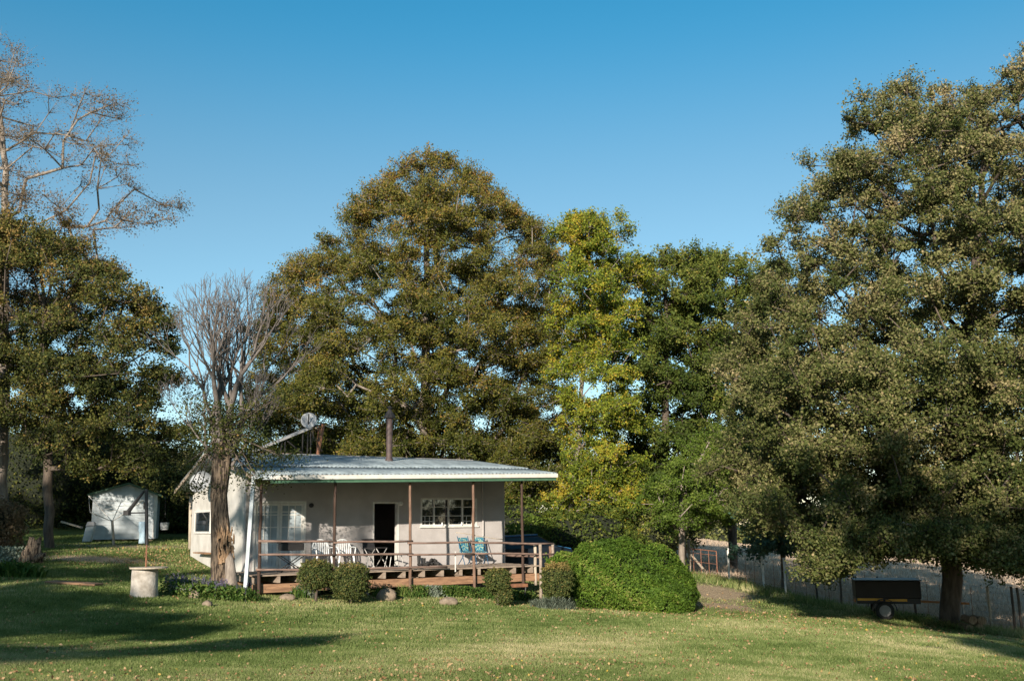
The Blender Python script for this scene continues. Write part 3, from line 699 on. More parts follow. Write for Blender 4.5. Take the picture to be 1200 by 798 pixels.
# verandah: deck, posts, rails
dk = empty('placeholder', (0,0,0)); bpy.data.objects.remove(dk)
DT0, DT1, DS = -.45, HP(636, 664, 2.62)[0], 2.62
b = MB(); k = 20
for i in range(k):
    a = .02+(DS-.02)*i/k; e = .02+(DS-.02)*(i+1)/k
    j = (i*37 % 5)*.01; b.box((DT0-j, a+.005, DZ-.035+.002*(i % 3)), (DT1+j, e-.005, DZ+.002*(i % 3)), H)
DK = b.build('deck', M['deck_wood'], cot)
t = DT0+.1
while t < DT1-.1:
    MB().box((t-.04, .05, DZ-.22), (t+.04, DS-.03, DZ-.04), H).build('joist', M['deck_wood'], DK); t += .62
for tA, tB in ((DT0, 3.0), (3.02, 6.3), (6.32, DT1)):
    MB().box((tA, DS-.10, DZ-.47), (tB, DS-.04, DZ-.245), H).build('bearer', M['joist_wood'], DK)
MB().box((DT0, .3, DZ-.45), (DT1, .38, DZ-.225), H).build('bearer', M['joist_wood'], DK)
for t in np.arange(DT0+.2, DT1, 1.55):
    q = H(t, DS-.3, 0); MB().box((t-.12, DS-.42, G(q[0], q[1])-.1), (t+.12, DS-.2, DZ-.225), H).build('brick_pier', M['stone'], DK)
posts = []
for px, py in ((303, 690), (391, 695), (481, 697), (556, 701), (614, 706)):
    t = HP(px, py, 2.68)[0]; q = H(t, 2.68, 0); g = G(q[0], q[1]); posts.append(t)
    b = MB(); b.tube(wob(H(t, 2.68, g-.2), H(t, 2.62, roof_z(t, 2.62)-.05 if t < 8 else roof_z(t,2.6)-.05), 9, .012, px), [.047-.008*i/9 for i in range(10)], 10)
    b.build('verandah_post', M['pole_wood' if px in (481, 556) else 'pole_shaded'], cot, smooth=True)
print('posts', posts, DT1)
# pale leaning post at the left corner
wt = HP(298, 566, 2.85)[0]; wb = HP(287, 694, 3.0)[0]; q = H(wb, 3.0, 0)
MB().bar(H(wt, 2.78, roof_z(wt, 2.8)-.06), H(wb, 3.0, G(q[0], q[1])-.1), .10, .10).build('corner_post', M['blue_white'], cot, bevel=.008)
# rails
def rail(p0, p1, s0=2.76, s1=2.76, r=.030, seed=0, sag=.0, m='rail_wood'):
    a = HP(*p0, s0); b = HP(*p1, s1); L = max(3, int(abs(b[0]-a[0])/.5))
    pts = wob(H(a[0], s0, a[1]), H(b[0], s1, b[1]), L, .012, seed)
    MB().tube(pts, [r*(1+.12*math.sin(i*2.3+seed)) for i in range(len(pts))], 8).build('rail', M[m], cot, smooth=True)
rail((303,634),(394,634), seed=1); rail((390,635),(484,634), seed=2); rail((478,636),(560,635), seed=3); rail((552,635.5),(648,637), seed=4)
rail((303,650),(394,650), seed=5); rail((388,650),(484,649), seed=6); rail((478,650),(560,648), seed=7); rail((552,648),(650,649), seed=8)
rail((300,667),(392,668), seed=9); rail((428,666),(524,664), seed=10, r=.03)
# short end posts and return rail at the right corner
for px, yb, yt, s, m in ((633,712,637,2.8,'grey_wood'),(627,685,637,2.55,'pale_wood'),(645,668,640,.6,'pole_wood'),(648,700,636,1.2,'grey_wood')):
    t, z1 = HP(px, yt, s); z0 = HP(px, yb, s)[1]; q = H(t, s, 0); z0 = min(z0, DZ-.3)
    MB().tube(wob(H(t, s, max(z0, G(q[0], q[1])-.1)), H(t, s, z1), 5, .01, px), .05, 8).build('rail_post', M[m], cot, smooth=True)
t_a, z_a = HP(633, 638, 2.76)
MB().tube(wob(H(t_a, 2.8, z_a+.0), H(t_a+.05, .5, z_a+.02), 6, .015, 40), .035, 8).build('rail', M['rail_wood'], cot, smooth=True)
MB().tube(wob(H(t_a, 2.8, z_a-.38), H(t_a+.05, .5, z_a-.36), 6, .015, 41), .035, 8).build('rail', M['rail_wood'], cot, smooth=True)
for px in (431, 534):
    t, z = HP(px, 650, 2.7); MB().box((t-.015, 2.66, DZ-.1), (t+.015, 2.69, HP(px, 647 if px > 500 else 650, 2.7)[1]+.03), H).build('baluster', M['white_paint'] if px > 500 else M['galv'], cot)
# loose stick laid across posts above the rail
a = HP(534, 624, 2.6); b_ = HP(590, 632, 2.6); o = MB().tube(wob(H(a[0],2.6,a[1]), H(b_[0],2.6,b_[1]), 6, .015, 5), .014, 6).build('bent_stick', M['pale_wood'], smooth=True)
tag(o, 'thin bent wooden stick lying above the top rail beside the blue chairs', 'stick')

# ------------------------------------------------------------------ roof rack (solar frame)
def RP(px, py, s): t, z = HP(px, py, s); return Vector(H(t, s, z))
rk = empty('solar_rack', RP(340, 533, -2.9), 0, 'sloping solar water heater rack of rusty steel standing on the roof ridge', 'solar heater')
sr = -3.0
MB().bar(RP(297,531,sr), RP(377,535,sr-.2), .25, .10).build('base_beam', M['rust'], rk)
p = MB(); A_, B_ = RP(298,530,sr), RP(366,502,sr); A3, B3 = RP(298,530,sr-1.2)+Vector((-.35,.4,0)), RP(366,502,sr-1.2)+Vector((-.35,.4,0))
off = Vector((H(0,-1.1,0)[0]-H(0,0,0)[0], H(0,-1.1,0)[1]-H(0,0,0)[1], 0)); up = Vector((0,0,.07))
p.hexa([A_, B_, B_+off, A_+off], [A_+up, B_+up, B_+off+up, A_+off+up]); p.build('solar_panel', M['galv'], rk)
for a, b in (((331,516),(328,533)),((334,515),(334,533)),((336,516),(358,534)),((355,508),(354,533)),((361,503),(360,533)),((364,500),(364,533)),((374,500),(371,535))):
    MB().tube([RP(*a, sr-.1), RP(*b, sr-.1)], .022, 6).build('brace', M['black_metal'], rk)
MB().bar(RP(379,497,sr), RP(372,536,sr), .10, .08).build('brace', M['rust'], rk); MB().tube([RP(366,500,sr-.1), RP(380,497,sr)], .03, 6).build('brace', M['black_metal'], rk)
for dx in (0,): MB().tube([RP(374,498,sr), RP(371,536,sr-.3)], .03, 6).build('brace', M['rust'], rk)
V, F = dish_mesh(RP(362,493.5,sr-.15), (.15,-.85,.35), .27, .08); o = MB().add(V, F).build('reflector_dish', M['dish'], rk, smooth=True); md = o.modifiers.new('t','SOLIDIFY'); md.thickness = .01
MB().tube([RP(362,485,sr+.1), RP(361,503,sr-.2)], .02, 6).build('feed_arm', M['black_metal'], o)

# ------------------------------------------------------------------ verandah furniture
HA = math.atan2(A2[1], A2[0])
def on_deck(px, py): # ray to deck plane
    d_ = ray(px, py); q = d_*(DZ+.006)/d_[2]; return q
def deck_ts(t, s): q = H(t, s, DZ+.006); return q
def plastic_chair(loc, rz, label):
    r = empty('plastic_chair', loc, rz, label, 'chair', 'white plastic chairs on the verandah')
    b = MB(); b.hexa([(-.23,-.22,.41),(.23,-.22,.41),(.20,.22,.39),(-.20,.22,.39)], [(-.23,-.22,.435),(.23,-.22,.435),(.20,.22,.415),(-.20,.22,.415)]); b.build('seat', M['plastic_white'], r, world=False, bevel=.008)
    b = MB(); pts = []
    for i in range(13):
        a = math.pi*i/12; pts.append((-.25*math.cos(a), .24+.08*math.sin(a), .62+.26*math.sin(a)))
    b.tube([(-.24,.2,.42)]+pts+[(.24,.2,.42)], .020, 8)
    for i in range(-3, 4):
        x = i*.06; zt_ = .62+.26*math.sqrt(max(0, 1-(x/.25)**2)); b.hexa([(x-.018,.21,.42),(x+.018,.21,.42),(x+.018,.225,.42),(x-.018,.225,.42)], [(x*1.15-.02,.30,zt_),(x*1.15+.02,.30,zt_),(x*1.15+.02,.315,zt_),(x*1.15-.02,.315,zt_)])
    b.build('backrest', M['plastic_white'], r, world=False)
    for sx in (-1, 1):
        MB().tube([(sx*.25,.24,.63),(sx*.28,.05,.65),(sx*.28,-.18,.64),(sx*.26,-.24,.58),(sx*.24,-.24,.42)], .022, 8).build('armrest', M['plastic_white'], r, world=False, smooth=True)
        for sy in (-1, 1):
            MB().tube([(sx*.21,sy*.20,.42),(sx*.26,sy*.26,0)], [.03,.022], 8).build('leg', M['plastic_white'], r, world=False)
    return r
for px, lb in ((378, 'white plastic garden chair on the verandah just left of the dark post'), (404, 'white plastic garden chair on the verandah between the dark post and the doorway')):
    t = HP(px, 650, .75)[0]; plastic_chair(deck_ts(t, .75), HA+R(-4), lb)
# folding camp grill on X legs
t = HP(341, 650, 1.3)[0]; r = empty('camp_grill', deck_ts(t, 1.3), HA, 'black folding grill box on crossed legs in front of the french doors', 'grill')
b = MB(); b.box((-.33,-.2,.60), (.33,.2,.80)); b.build('grill_box', M['black_metal'], r, world=False, bevel=.02)
MB().box((-.36,-.22,.805), (.36,.22,.83)).build('lid', M['dark_fabric'], r, world=False)
for sy in (-.18, .18):
    for sx in (-1, 1): MB().tube([(sx*.38, sy, .48), (-sx*.34, sy, 0)], .014, 6).build('leg', M['black_metal'], r, world=False)
MB().box((-.40,-.21,.46), (.40,.21,.485)).build('shelf', M['black_metal'], r, world=False)
# dark camp chair by the doorway
t = HP(440, 655, 1.2)[0]; r = empty('camp_chair', deck_ts(t, 1.2), HA+R(25), 'black fabric camp chair with steel legs in front of the dark doorway', 'chair')
MB().box((-.25,-.22,.40), (.25,.22,.43)).build('seat', M['dark_fabric'], r, world=False); MB().hexa([(-.25,.22,.43),(.25,.22,.43),(.25,.25,.43),(-.25,.25,.43)],[(-.25,.32,.88),(.25,.32,.88),(.25,.35,.88),(-.25,.35,.88)]).build('backrest', M['dark_fabric'], r, world=False)
for sx in (-1, 1):
    for sy in (-1, 1): MB().tube([(sx*.26, sy*.22, .6), (sx*.27, -sy*.26, 0)], .014, 6).build('leg', M['galv'], r, world=False)
    MB().box((sx*.27-.03,-.25,.60), (sx*.27+.03,.28,.625)).build('armrest', M['black_metal'], r, world=False)
# small low table by the doorway
t = HP(462, 655, 1.5)[0]; r = empty('side_table', deck_ts(t, 1.5), HA, 'low dark side table with splayed metal legs right of the camp chair', 'table')
MB().box((-.24,-.2,.40), (.24,.2,.43)).build('tabletop', M['black_metal'], r, world=False)
for sx in (-1, 1):
    for sy in (-1, 1): MB().tube([(sx*.16, sy*.15, .40), (sx*.24, sy*.2, 0)], .013, 6).build('leg', M['galv'], r, world=False)
# teal chairs
for px, lb in ((547, 'teal patterned folding chair left of the slim pole'), (563, 'teal patterned folding chair right of the slim pole')):
    t = HP(px, 650, .55)[0]; r = empty('folding_chair', deck_ts(t, .55), HA+R(6 if px < 550 else -8), lb, 'chair', 'teal folding chairs by the wall')
    b = MB(); b.hexa([(-.17,.14,.42),(.17,.14,.42),(.17,.16,.42),(-.17,.16,.42)], [(-.19,.24,.86),(.19,.24,.86),(.19,.26,.86),(-.19,.26,.86)]); b.build('backrest', M['teal_fabric'], r, world=False, bevel=.005)
    MB().hexa([(-.18,-.18,.36),(.18,-.18,.36),(.18,.16,.40),(-.18,.16,.40)], [(-.18,-.18,.39),(.18,-.18,.39),(.18,.16,.43),(-.18,.16,.43)]).build('seat', M['teal_fabric'], r, world=False)
    for sx in (-.2, .2):
        MB().tube([(sx,.26,.9), (sx,-.2,0)], .014, 6).build('leg', M['frame_blue'], r, world=False); MB().tube([(sx*.9,-.2,.40), (sx*.9,.22,0)], .014, 6).build('leg', M['frame_blue'], r, world=False)
# boots against the wall
def boot(t, s, rz, h, label, flat=False):
    r = empty('boot', deck_ts(t, s), rz, label, 'boots', 'boots against the verandah wall')
    b = MB(); b.tube([(0,0,.02),(0,0,.1),(0,.01,h)], [.055,.05,.062], 10); b.build('shaft', M['rubber'], r, world=False, smooth=True)
    b = MB(); b.tube([(0,.05,.045),(0,-.04,.05),(0,-.13,.04),(0,-.18,.03)], [.045,.05,.042,.02], 10); b.build('foot', M['rubber'], r, world=False, smooth=True)
tb = HP(491, 660, .3)[0]
boot(tb, .3, HA, .34, 'tall dark rubber boot standing leftmost against the wall'); boot(tb+.17, .32, HA+.2, .24, 'shorter dark boot just right of the tall boot')
r = empty('shoe_pile', deck_ts(tb+.45, .3), HA, 'heap of dark shoes against the wall beside the rubber boots', 'shoes')
for i, (x, y, z, a) in enumerate(((-.12,0,.05,.3),(.02,.05,.06,1.2),(.14,-.03,.05,2.1),(.0,0,.15,.7),(.1,.03,.14,1.8))):
    c_, s_ = math.cos(a), math.sin(a); MB().tube([(x-.12*c_, y-.12*s_, z), (x, y, z+.03), (x+.12*c_, y+.12*s_, z-.01)], [.04,.055,.03], 8).build('shoe', M['rubber'], r, world=False, smooth=True)
# iron table in front of the deck
g0 = on(603, 29.6)
t = HP(603, 700, 2.95)[0]; q = H(t, 3.0, 0); r = empty('iron_bench', (q[0], q[1], G(q[0], q[1])), HA, 'small rusty brown bench with iron legs in front of the deck edge', 'bench')
MB().box((-.36,-.16,.42), (.36,.16,.52)).build('seat', M['rust'], r, world=False, bevel=.01)
for sx in (-1, 1):
    for sy in (-1, 1): MB().tube([(sx*.30, sy*.12, .42), (sx*.27, sy*.12, .2), (sx*.35, sy*.14, -.02)], .022, 6).build('leg', M['black_metal'], r, world=False)

# ------------------------------------------------------------------ blue car parked behind the right end
def car():
    p = P(606, 668, 38.5); g = G(p[0], p[1]); r = empty('parked_car', (p[0], p[1], g), R(8), 'blue car with dark windows parked behind the right end of the verandah', 'car')
    prof = [(-2.0,.35),(-2.05,.75),(-1.9,.98),(-1.1,1.05),(-.55,1.45),(.7,1.5),(1.45,1.1),(1.98,.98),(2.05,.7),(2.0,.35)]
    V = []; n = len(prof)
    for y, k in ((-.8,1),( -.72,1),(.72,1),(.8,1)):
        for x, z in prof:
            V.append((x, y*(.86 if z > 1.2 else 1), z+(0 if abs(y) < .78 or z < 1.0 else -.02)))
    F = []
    for j in range(3):
        for i in range(n-1): F.append((j*n+i, j*n+i+1, (j+1)*n+i+1, (j+1)*n+i))
    F += [tuple(range(n-1, -1, -1)), tuple(range(3*n, 4*n))]
    MB().add(V, F).build('body', M['car_shaded'], r, world=False, bevel=.04)
    MB().hexa([(-.62,-.66,1.44),(.72,-.66,1.50),(.72,.66,1.50),(-.62,.66,1.44)], [(-.60,-.64,1.49),(.70,-.64,1.545),(.70,.64,1.545),(-.60,.64,1.49)]).build('roof_panel', M['car_top'], r, world=False, bevel=.02)
    MB().hexa([(1.35,-.70,1.02),(1.96,-.70,.96),(1.96,.70,.96),(1.35,.70,1.02)], [(1.35,-.70,1.13),(1.96,-.70,1.01),(1.96,.70,1.01),(1.35,.70,1.13)]).build('bonnet', M['car_top'], r, world=False, bevel=.02)
    for s in (-1, 1):
        MB().hexa([(-.95,s*.79,1.02),(-.0,s*.79,1.02),(-.0,s*.82,1.02),(-.95,s*.82,1.02)], [(-.55,s*.70,1.38),(-.0,s*.70,1.42),(-.0,s*.73,1.42),(-.55,s*.73,1.38)]).build('side_window', M['glass_dark'], r, world=False)
        MB().hexa([(.08,s*.79,1.02),(1.25,s*.79,1.05),(1.25,s*.82,1.05),(.08,s*.82,1.02)], [(.08,s*.70,1.42),(.72,s*.70,1.42),(.72,s*.73,1.42),(.08,s*.73,1.42)]).build('side_window', M['glass_dark'], r, world=False)
        for x in (-1.3, 1.3):
            wv = [(x, s*.62, .31), (x, s*.82, .31)]; w_ = MB().tube(wv, .31, 20).build('wheel', M['rubber'], r, world=False); MB().tube([(x, s*.80, .31), (x, s*.835, .31)], .19, 16).build('rim', M['rim'], w_, world=False)
car()

# ------------------------------------------------------------------ shed
def shed():
    Y = 43.0; bl = P(110.5, 632, Y); br = P(178.5, 634, Y); W_ = (br[0]-bl[0])*1.04; gz = min(G(bl[0], Y), G(br[0], Y)); zb = bl[2]
    r = empty('garden_shed', (bl[0]+.0, Y-.4, zb), R(17), 'pale blue white clad garden shed with green gable roof', 'shed')
    ze0 = P(113, 579, Y)[2]-zb; ze1 = P(181, 580, Y)[2]-zb; za = P(150, 567.5, Y)[2]-zb; xa = W_*.55; D = 3.0
    prof = [(0,0),(W_,0),(W_,ze1),(xa,za),(0,ze0)]
    V = [(x, 0, z) for x, z in prof]+[(x, D, z) for x, z in prof]
    b = MB().add(V, [(0,1,2,3,4),(9,8,7,6,5)]+[(i, i+5, (i+1) % 5+5, (i+1) % 5) for i in range(5)]); b.build('wall', M['blue_white'], r, world=False)
    # cladding boards proud of the wall
    z = .0
    cl = MB()
    def span(z):
        l = 0 if z < ze0 else xa*(z-ze0)/(za-ze0); rr = W_ if z < ze1 else W_-(W_-xa)*(z-ze1)/(za-ze1); return l, rr
    while z < za-.25:
        l, rr = span(z+.2); cl.hexa([(l,-.035,z),(rr,-.035,z),(rr,-.003,z),(l,-.003,z)], [(l,-.012,z+.195),(rr,-.012,z+.195),(rr,-.003,z+.195),(l,-.003,z+.195)]); z += .2
    cl.build('cladding', M['blue_white'], r, world=False)
    for (x0, z0), (x1, z1) in (((-.2, ze0-.08), (xa, za)), ((xa, za), (W_+.25, ze1-.10))):
        MB().hexa([(x0,-.2,z0+.005),(x1,-.2,z1+.005),(x1,D+.2,z1+.005),(x0,D+.2,z0+.005)], [(x0,-.2,z0+.08),(x1,-.2,z1+.08),(x1,D+.2,z1+.08),(x0,D+.2,z0+.08)]).build('roof', M['green_paint'], r, world=False)
    MB().box((W_-.12,-.05,0), (W_+.02,-.036,ze1)).build('corner_board', M['white_paint'], r, world=False)
    MB().box((W_*.79,-.052,1.25), (W_*.85,-.036,1.55)).build('vent', M['black_metal'], r, world=False)
    for i in range(3):
        x = .2+i*(W_-.5)/2; MB().box((x,.1,-.35), (x+.2,.3,-.002)).build('pier', M['stone'], r, world=False)
shed()
# white bin beside shed
p = on(98, 42.0); r = empty('storage_bin', (p[0]-.0, p[1], p[2]), R(14), 'tilted grey white plastic bin leaning beside the shed', 'bin')
MB().hexa([(-.16,-.2,0),(.18,-.2,.03),(.18,.2,.03),(-.16,.2,0)], [(-.04,-.22,.62),(.30,-.22,.66),(.30,.22,.66),(-.04,.22,.62)]).build('body', M['blue_white'], r, world=False, bevel=.03)
MB().hexa([(-.06,-.24,.62),(.33,-.24,.66),(.33,.24,.66),(-.06,.24,.62)], [(-.0,-.2,.84),(.28,-.2,.84),(.28,.2,.84),(-.0,.2,.84)]).build('lid', M['dish'], r, world=False, bevel=.05)
# pale plank stack left of the bin
a_ = P(72, 611, 42); b_ = P(96, 618, 42); o = MB().bar(a_, b_, .18, .06).build('pale_plank', M['pale_wood']); tag(o, 'pale sawn plank leaning in the dark shrubs left of the shed', 'plank')
# rotary clothes dryer
Y = 40; base = on(131, Y); r = empty('clothes_dryer', base, 0, 'rotary clothes dryer with pale wooden pole and white arms before the shed', 'clothes dryer')
top = Vector(P(131.5, 610, Y)); MB().tube([Vector(base)-Vector((0,0,.2)), top], [.055,.05], 10).build('pole', M['pale_wood'], r, smooth=True)
ends = []
for px, py, dy in ((104,581,.9),(105.5,600,-.7),(168,586,-.9),(142,588,.6)):
    e = Vector(P(px, py, Y+dy)); ends.append(e); MB().tube([top-Vector((0,0,.03)), e], .017, 6).build('arm', M['white_paint'], r)
for f in (.55, .78, 1):
    l = MB(); q = [top.lerp(e, f) for e in (ends[0], ends[1], ends[2], ends[3])]
    for i in range(4): l.tube([q[i], (q[i]+q[(i+1) % 4])/2-Vector((0,0,.04)), q[(i+1) % 4]], .005, 4)
    l.build('line', M['white_paint'], r)
# concrete drum and black bracket pole
Y = 24.6; c = on(169, Y); r = empty('concrete_drum', c, 0, 'round concrete drum with wooden disc on top standing on the lawn', 'drum')
hD = P(169, 666, Y)[2]-c[2]; rD = (P(184, 680, Y)[0]-P(154, 680, Y)[0])/2
V = []; n = 40; prof = [(rD*1.04,-.05),(rD*1.05,.02),(rD*1.0,.25*hD),(rD*.99,.8*hD),(rD*.97,hD-.02),(rD*.93,hD),(0,hD)]
b = MB(); F = []
for rr, z in prof:
    for i in range(n): a = 2*math.pi*i/n; k = 1+.012*math.sin(a*5+z*7); V.append((rr*k*math.cos(a), rr*k*math.sin(a), z))
for j in range(len(prof)-1):
    for i in range(n): F.append((j*n+i, j*n+(i+1) % n, (j+1)*n+(i+1) % n, (j+1)*n+i))
b.add(V, F).build('barrel', M['concrete'], r, world=False, smooth=True)
b = MB(); x0 = P(153, 666, Y)[0]-c[0]; x1 = P(196, 667, Y)[0]-c[0]; xm = (x0+x1)/2; b.tube([(xm,0,hD+.003),(xm,0,hD+.035)], (x1-x0)/2, 30); b.build('lid', M['pale_wood'], r, world=False)
pt = Vector(P(171, 664, Y)); r2 = empty('bracket_pole', (pt.x, pt.y, c[2]+hD+.036), 0, 'thin black pole with triangular bracket standing in the concrete drum', 'pole')
pm = Vector(P(172, 638, Y)); pt2 = Vector(P(171.5, 573, Y)); MB().tube([(pt.x, pt.y, c[2]+hD+.036), pm], .02, 8).build('lower_pole', M['rust'], r2)
MB().tube([pm, pt2], .04, 10).build('upper_pole', M['black_metal'], r2)
k1 = Vector(P(149, 601, Y)); MB().tube([Vector(P(169,575,Y)), k1], [.03,.055], 8).build('bracket', M['black_metal'], r2); MB().tube([k1, Vector(P(171,600.5,Y))], .018, 6).build('bracket', M['black_metal'], r2)
MB().tube([k1-Vector((0,0,.05)), k1+Vector((0,0,.06))], .09, 10).build('knob', M['black_metal'], r2)
cl = MB(); vs = []; 
for j in range(9):
    for i in range(5):
        q = P(163+i*1.7, 611+j*3.2, Y-.05+.03*math.sin(i*2+j)); vs.append(q)
cl.add(vs, [(j*5+i, j*5+i+1, (j+1)*5+i+1, (j+1)*5+i) for j in range(8) for i in range(4)]); o = cl.build('hanging_cloth', M['cloth_blue'], smooth=True); o.modifiers.new('t','SOLIDIFY').thickness = .02
tag(o, 'pale blue rag hanging beside the black bracket pole', 'cloth')
# pergola corner left of the cottage
Y = 38.2; b0 = on(221, Y); r = empty('timber_frame', b0, 0, 'pale timber post with stacked brown beams left of the cottage gable', 'timber frame')
MB().tube([Vector(b0)-Vector((0,0,.2)), Vector(P(224, 582, Y))], .075, 10).build('post', M['pale_wood'], r, smooth=True)
for i, (y0, y1) in enumerate(((582,582),(577,576),(571,571))): MB().bar(P(219+i*.8, y0, Y), P(233, y1, Y+.6), .13, .09).build('beam', M['joist_wood'], r)
# hanging white bucket
Y = 42; q = Vector(P(193, 616, Y)); r = empty('hanging_bucket', (q.x, q.y, q.z-.2), 0, 'white bucket hanging on a cord in the dark shrubs behind the lawn', 'bucket')
MB().tube([q-Vector((0,0,.16)), q+Vector((0,0,.14))], [.15,.19], 16).build('body', M['dish'], r); MB().tube([q+Vector((-.17,0,.13)), q+Vector((0,0,.4)), q+Vector((.17,0,.13))], .01, 5).build('handle', M['black_metal'], r)
MB().tube([q+Vector((0,0,.4)), Vector(P(194, 580, Y))], .008, 5).build('cord', M['black_metal'], r)
# stump
Y = 31; c = on(33, Y); r = empty('tree_stump', c, 0, 'weathered split tree stump standing on the left of the lawn', 'stump')
b = MB(); V = []; F = []; n = 18; rings = 9
for j in range(rings):
    z = -.05+.72*j/(rings-1)
    for i in range(n):
        a = 2*math.pi*i/n; rr = (.34-.16*j/(rings-1))*(1+.22*math.sin(a*4+j*.5)+.1*math.sin(a*9+j)); V.append((rr*math.cos(a)+.10*j/rings, rr*math.sin(a)*.8, z+(.12*math.sin(a*3) if j == rings-1 else 0)))
for j in range(rings-1):
    for i in range(n): F.append((j*n+i, j*n+(i+1) % n, (j+1)*n+(i+1) % n, (j+1)*n+i))
F.append(tuple(range((rings-1)*n, rings*n))); b.add(V, F).build('stump_wood', M['bark_old'], r, world=False)
MB().tube([(.2,-.1,.1),(.38,-.14,.22),(.52,-.12,.24)], [.12,.09,.05], 8).build('root_knot', M['bark_old'], r, world=False, smooth=True)
# rusty plate on the lawn
c = ground_hit(87, 686); o = MB(); 
w_ = 1.25/2; b = [(c[0]+x*w_, c[1]+y*.28, 0) for x, y in ((-1,-1),(1,-1),(1,1),(-1,1))]; b = [(x, y, G(x, y)+.03) for x, y, _ in b]
o.hexa(b, [(x, y, z+.05) for x, y, z in b]); o = o.build('rusty_plank', M['joist_wood'], bevel=.01); tag(o, 'rust brown plank lying flat on the left lawn', 'plank')
# rocks along the deck
def rock(px, py, sx, sy, sz, label, seed):
    c = ground_hit(px, py); rr = np.random.default_rng(seed); V = []; F = []; U = 16; W = 9
    for j in range(W):
        th = math.pi*j/(W-1)
        for i in range(U):
            a = 2*math.pi*i/U; k = 1+.12*math.sin(a*3+seed)+.08*math.sin(a*5+j); V.append((c[0]+sx*k*math.sin(th)*math.cos(a), c[1]+sy*k*math.sin(th)*math.sin(a), c[2]+sz*.6+sz*math.cos(th)*k))
    for j in range(W-1):
        for i in range(U): F.append((j*U+i, (j+1)*U+i, (j+1)*U+(i+1) % U, j*U+(i+1) % U))
    o = MB().add(V, F).build('rock', M['stone'], smooth=True); tag(o, label, 'rock', 'rocks along the flower bed')
rock(452, 704, .28,.2,.2,'largest tan rock at the edge of the bed below the doorway', 1); rock(525, 709, .25,.2,.13,'flat reddish rock between the two slim verandah poles', 2)
rock(337, 703, .2,.15,.10,'small tan rock under the left end of the deck', 3); rock(228, 701, .13,.1,.12,'small pinkish rock at the left edge of the lavender bed', 4); rock(243, 711, .12,.1,.09,'small yellowish rock in front of the lavender bed', 5)

# ------------------------------------------------------------------ fence and gate
def fence_pt(px):
    d_ = FB-FA; u = P(px, 700, 1.0)[0]; k = (u*FA[1]-FA[0])/(d_[0]-u*d_[1]); q = FA+d_*k; return np.array([q[0], q[1], G(q[0], q[1])])
fe = empty('wire_fence', fence_pt(920), 0, 'wire stock fence on white and dark posts along the field edge', 'fence')
fpx = [(856,1.32,1),(896,1.28,1),(921,1.35,1),(958,1.2,0),(986,1.25,0),(1030,1.2,0),(1072,1.2,0),(1118,1.3,0),(1159,1.3,2),(1186,1.35,0),(1194,1.35,0),(1235,1.3,0),(1290,1.3,0)]
tops = []
for px, h, wht in fpx:
    q = Vector(fence_pt(px)); tops.append((q, h)); o = MB().tube(wob(q-Vector((0,0,.2)), q+Vector((random.uniform(-.03,.03),0,h)), 4, .008, px), .042 if wht else .038, 8).build('post', [M['bark'], M['white_paint'], M['pale_wood']][wht], fe, smooth=True)
for f in (.2,.42,.64,.86,.98):
    b = MB()
    for i in range(len(tops)-1):
        (p0, h0), (p1, h1) = tops[i], tops[i+1]; a = p0+Vector((0,0,h0*f)); e = p1+Vector((0,0,h1*f)); b.tube([a, (a+e)/2-Vector((0,0,.02)), e], .004, 4)
    b.build('wire', M['galv'], fe)
b = MB()
for i in range(len(tops)-1):
    (p0, h0), (p1, h1) = tops[i], tops[i+1]; L = (p1-p0).length; k = int(L/.45)
    for j in range(1, k): q = p0.lerp(p1, j/k); q.z = G(q.x, q.y); MB().tube([q, q+Vector((0,0,1.2))], .008, 4).build('dropper', M['rust'], fe)
g0, g1 = Vector(fence_pt(806)), Vector(fence_pt(842)); gt = empty('farm_gate', g0, 0, 'rusty red tubular farm gate between grey post and white post', 'gate')
for i, f in enumerate((0, .25, .5, .75, 1)):
    q = g0.lerp(g1, f); MB().tube([q+Vector((0,0,.12)), q+Vector((0,0,1.12))], .02 if i in (0, 4) else .012, 8).build('upright', M['gate_rust'], gt)
for z, rr in ((1.12,.02),(.95,.012),(.12,.02),(.6,.010)): MB().tube([g0+Vector((0,0,z)), g1+Vector((0,0,z))], rr, 8).build('rail', M['gate_rust'], gt)
MB().bar(g0+Vector((.1,0,1.0)), g0.lerp(g1, .55)+Vector((0,0,.35)), .07, .05).build('diagonal', M['pale_wood'], gt)
q = Vector(fence_pt(803)); r = empty('gate_post', q, 0, 'thick pale grey wooden post holding the farm gate', 'post'); MB().tube(wob(q-Vector((0,0,.2)), q+Vector((0,0,1.75)), 5, .02, 3), .10, 10).build('post_shaft', M['grey_wood'], r, smooth=True)
q2 = Vector(fence_pt(810)); MB().tube(wob(q2-Vector((0,0,.2)), q2+Vector((0,0,1.5)), 4, .02, 4), .06, 8).build('prop', M['grey_wood'], r, smooth=True)

